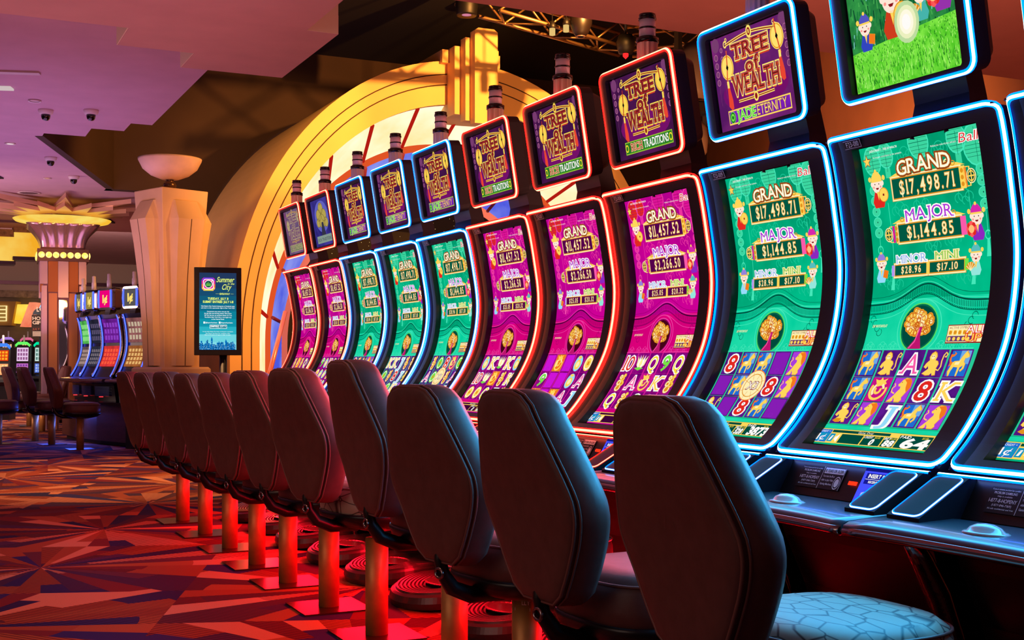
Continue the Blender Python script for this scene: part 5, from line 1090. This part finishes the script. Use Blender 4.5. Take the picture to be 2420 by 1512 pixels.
# ================================================================== lit column
co = thing('lit_column', 'chrome and copper column with flared capital and ring of amber bulbs', 'column', (2.42, 23.45, 0), -TH + math.radians(22))
M_cop = mat('copper_panel', (220, 150, 100), .3, .7); M_sil = mat('silver_pink', (216, 186, 200), .25, .8); M_mir = mat('mirror_strip', (235, 235, 240), .03, 1.)
MB().box(-.33, -.33, 0, .33, .33, 3.0).build('shaft', mat('column_core', (150, 100, 100), .4, .4), co)
for k in range(4):
    R = Matrix.Rotation(k * PI / 2, 4, 'Z')
    def pn(nm, x0, x1, z0, z1, d, m):
        g = MB(); g.box(x0, -.33 - d, z0, x1, -.33, z1); g.v = [tuple(R @ Vector(v)) for v in g.v]; g.build(nm, m, co)
    pn('copper_panel', -.24, -.10, .0, 2.42, .02, M_cop); pn('copper_panel', .10, .24, 0, 2.42, .02, M_cop); pn('mirror_strip', -.07, .07, 0, 2.30, .012, M_mir)
    pn('chrome_strip', -.34, -.27, 0, 2.55, .03, M_sil); pn('chrome_strip', .27, .34, 0, 2.55, .03, M_sil); pn('bronze_block', -.25, -.09, 2.44, 2.98, .05, mat('bronze_block', (200, 120, 60), .35, .6)); pn('bronze_block', .09, .25, 2.44, 2.98, .05, MATS['bronze_block'])
    pn('silver_block', -.085, .085, 2.34, 2.98, .07, M_sil); pn('silver_block', -.37, -.26, 2.58, 2.98, .06, M_sil); pn('silver_block', .26, .37, 2.58, 2.98, .06, M_sil)
MB().box(-.43, -.43, 2.98, .43, .43, 3.20).build('bulb_band', mat('band_bronze', (120, 84, 70), .4, .5), co)
eb = emi('bulb_amber', (255, 205, 70), 1.5, (255, 240, 150), 20, True)
for k in range(4):
    for i in range(7):
        g = MB(); rr = [[(-.36 + .12 * i + r * math.cos(2 * PI * j / 14), -.432 - d, 3.09 + r * math.sin(2 * PI * j / 14)) for j in range(14)] for r, d in ((.055, 0), (.05, .015), (.02, .025))]
        g.loft(rr, 0); R = Matrix.Rotation(k * PI / 2, 4, 'Z'); g.v = [tuple(R @ Vector(v)) for v in g.v]; g.build('bulb', eb, co)
mb = MB(); rings = []
for f in [i / 10 for i in range(11)]:
    h = .36 + .22 * f ** 2.2; z = 3.20 + .44 * f; ring_ = []
    for k in range(4):
        for j in range(20):
            u = -1 + 2 * j / 20; sc = .03 * abs(math.sin(2.5 * PI * (u + 1) / 2 * 1.0 * 2)); p = Matrix.Rotation(k * PI / 2, 3, 'Z') @ Vector((u * h, -h - sc * (.4 + f), z)); ring_.append(tuple(p))
    rings.append(ring_)
mb.loft(rings, 0, True, True); mb.build('flared_capital', mat('capital_chrome', (226, 180, 180), .22, .75), co)
MB().lathe([(.50, 3.66), (.80, 3.72), (.84, 3.76), (.5, 3.78)], 40, 0, (0, 0), False).build('glow_bowl', emi('bowl_gold', (255, 190, 50), .95, (255, 226, 110), 2, True), co)
mf = MB()
for i in range(16):
    q = 2 * PI * i / 16
    for r0, r1, z0, w_ in ((.5, 1.55, 3.92, .16), (.45, 1.15, 3.82, .20)):
        if r1 > 1.5 and i % 2: continue
        d, n_ = Vector((math.cos(q), math.sin(q), 0)), Vector((-math.sin(q), math.cos(q), 0)); a_, b_2, c_ = d * r0 + n_ * w_, d * r0 - n_ * w_, d * r1
        mf.loft([[a_ + Vector((0, 0, z0)), b_2 + Vector((0, 0, z0)), c_ + Vector((0, 0, z0 + .06))], [a_ + Vector((0, 0, z0 + .06)), b_2 + Vector((0, 0, z0 + .06)), c_ + Vector((0, 0, z0 + .14))]], 0)
mf.build('starburst_fin', mat('fin_metal', (240, 190, 160), .3, .5), co)

# ================================================================== far hall
cn = thing('light_cornice', 'stepped gold backlit cornice hanging at the far left', 'cornice', (0, 0, 0))
for i in range(5):
    x = .2 + i * .55; MB().box(x, 27.2, 3.12 + .10 * i - .05, x + .56, 27.5, 3.62 + .10 * i - .05).build('gold_panel', emi('cornice_gold', (250, 176, 40), .95, (255, 214, 100), 1.5, True), cn)
    MB().box(x - .02, 27.0, 3.04 + .10 * i - .05, x + .58, 27.5, 3.11 + .10 * i - .05).build('ledge', mat('cornice_ledge', (70, 30, 60), .4), cn)
    MB().box(x, 27.15, 3.62 + .10 * i - .05, x + .56, 27.5, 3.80 + .06 * i).build('frieze', mat('cornice_frieze', (180, 130, 70), .7, noise=.4, scale=14), cn)
def at(u, v, Z):
    l = (u - 1210) / 2900 * Z; c_, s_ = math.cos(TH), math.sin(TH); return Vector((s_ * Z + c_ * l, c_ * Z - s_ * l, 1.2 + (855 - v) / 2900 * Z))
def board(name, quad, Z, m, label, cat, dep=.36):
    p = [at(u, v, Z) for u, v in quad]; q = [at(u, v, Z) + Vector((math.sin(TH), math.cos(TH), 0)) * dep for u, v in quad]
    o = MB().loft([p, q], 0).build(name, m); return tag(o, label, cat) if label else o
ZF = 35.0
fs = thing('framed_sign', 'gold framed lit sign on the far wall at the left edge', 'sign', (0, 0, 0))
board('frame', [(-30, 712), (38, 712), (27, 769), (-34, 769)], ZF, mat('gold_frame', (190, 140, 70), .5), None, None).parent = fs
board('lit_panel', [(-30, 722), (16, 722), (15, 759), (-30, 759)], ZF - .05, C('sign_cream', (255, 232, 160)), None, None, .04).parent = fs
for r in range(4): board('lettering', [(-6, 724 + r * 9), (13, 724 + r * 9), (13, 730 + r * 9), (-6, 730 + r * 9)], ZF - .07, C('sign_brown', (150, 110, 50)), None, None, .01).parent = fs
board('light_box', [(41, 719), (68, 719), (58, 764), (33, 764)], ZF, C('box_yellow', (255, 200, 40), rgb2=(255, 226, 90), scale=2), 'yellow light box next to the slanted red bar on the far wall', 'sign')
board('slanted_bar', [(69, 714), (84, 714), (62, 772), (47, 772)], ZF - .25, C('bar_coral', (236, 110, 80), rgb2=(255, 150, 110), scale=2), 'slanted coral light bar on the far wall', 'sign', .42)
nn = thing('neon_sign', 'blue neon script half hidden behind the lit column', 'sign', (0, 0, 0))
for pts in ([(82, 727), (90, 720), (98, 722), (92, 728), (104, 730)], [(65, 770), (72, 760), (70, 768), (80, 758), (76, 770)], [(70, 752), (76, 744), (84, 750)]):
    MB().tube([at(u, v, ZF + .22) for u, v in pts], .025, 6).build('neon_tube', emi('neon_sky', (140, 210, 255), 1.6), nn)
pc = thing('placard', 'dark arched placard reading HOME GIFT on an easel, left of the column', 'sign', (0, 0, 0))
ZP = 29
board('panel', [(75, 744), (112, 744), (112, 796), (74, 796)], ZP, mat('placard_brown', (44, 26, 22), .6), None, None, .04).parent = pc
board('arched_top', [(78, 743)] + [(93 + 16 * math.cos(q), 744 - 16 * math.sin(q)) for q in [PI * i / 10 for i in range(10, -1, -1)]], ZP + .02, mat('placard_top', (60, 70, 84), .6), None, None, .04).parent = pc
a = Art(); ink = mat('placard_ink', (236, 214, 196), .6)
a.text('L+', .12, .60, .12, .10, ink, 1, fatten=.04); a.text('HOME', .02, .40, .34, .075, ink, 1, serif=True, fatten=.02); a.text('GIFT', .02, .30, .28, .075, ink, 1, serif=True, fatten=.02); a.text('JULY 1-29', .02, .16, .32, .05, mat('placard_red', (170, 80, 60), .6), 1)
for r in range(4): a.rect(.02, .02 + r * .03, .33, .036 + r * .03, ink, 1)
P0 = at(76, 796, ZP - .03); RV = Vector((math.cos(TH), -math.sin(TH), 0)); FV = Vector((-math.sin(TH), -math.cos(TH), 0))
ob('lettering', a.mesh('lettering', lambda x, y, L: P0 + RV * x + Vector((0, 0, y)) + FV * (.02 + L * .004)), pc)
board('easel_post', [(92, 796), (95, 796), (95, 974), (92, 974)], ZP, M_dk, None, None, .05).parent = pc
def far_machine(u, Z, h, sc1, sc2, top, label):
    p = at(u, 855, Z); t = thing('slot_machine', label, 'slot machine', (p.x, p.y, 0), -TH, 'slot machines far across the hall'); t.scale = (.56, .6, 1)
    MB().prism([(-.25, 0), (-.25, .7), (-.38, .78), (-.36, .84), (-.20, .9), (-.12, h), (.3, h), (.3, 0)], 'x', -.32, .32).build('cabinet', mat('far_cabinet', (20, 16, 22), .35), t)
    def scr(nm, z0, z1, y0, y1, c, c2):
        a_ = Art(); a_.rect(0, 0, 1, 1, C('fs%s' % (c,), c), 0)
        for r in range(3):
            for q in range(4): a_.rect(.08 + q * .23, .1 + r * .3, .24 + q * .23, .30 + r * .3, C('fs%s' % (c2,), c2), 1)
        ob(nm, a_.mesh(nm, lambda x, y, L: (-.26 + .52 * x, y0 + (y1 - y0) * y - .012 - L * .004, z0 + (z1 - z0) * y)), t)
    scr('lower_screen', .93, 1.16, -.205, -.178, *sc2); scr('upper_screen', 1.22, h - .06, -.172, -.13, *sc1)
    MB().tube([(-.32, -.14, h - .01), (-.2, -.16, h + .05), (.2, -.16, h + .05), (.32, -.14, h - .01)], .035, 8).build('light_strip', emi('strip%s' % (top,), top, 1.4), t)
    MB().lathe([(.04, h + .04), (.04, h + .25), (0, h + .26)], 10).build('candle_light', M_lens, t)
far_machine(8, 25.5, 1.50, ((226, 60, 20), (255, 176, 40)), ((255, 170, 110), (255, 220, 150)), (60, 120, 255), 'far slot machine with orange screen at the left edge')
far_machine(57, 31, 1.62, ((236, 200, 236), (150, 90, 140)), ((200, 110, 200), (120, 60, 150)), (90, 240, 90), 'far slot machine with pale pink screen and green light strip, left of the column')
far_machine(100, 31.2, 1.62, ((200, 226, 220), (90, 130, 120)), ((90, 120, 220), (170, 190, 240)), (0, 200, 140), 'far slot machine with white-green screen against the lit column')
far_machine(20, 34, 1.80, ((60, 40, 30), (240, 190, 140)), ((60, 40, 50), (200, 150, 120)), (150, 110, 190), 'far slot machine with dark screen behind the orange one')
far_machine(66, 34.5, 1.80, ((60, 40, 30), (250, 210, 130)), ((60, 40, 50), (200, 150, 120)), (190, 90, 120), 'far slot machine with dark screen behind the pink one')
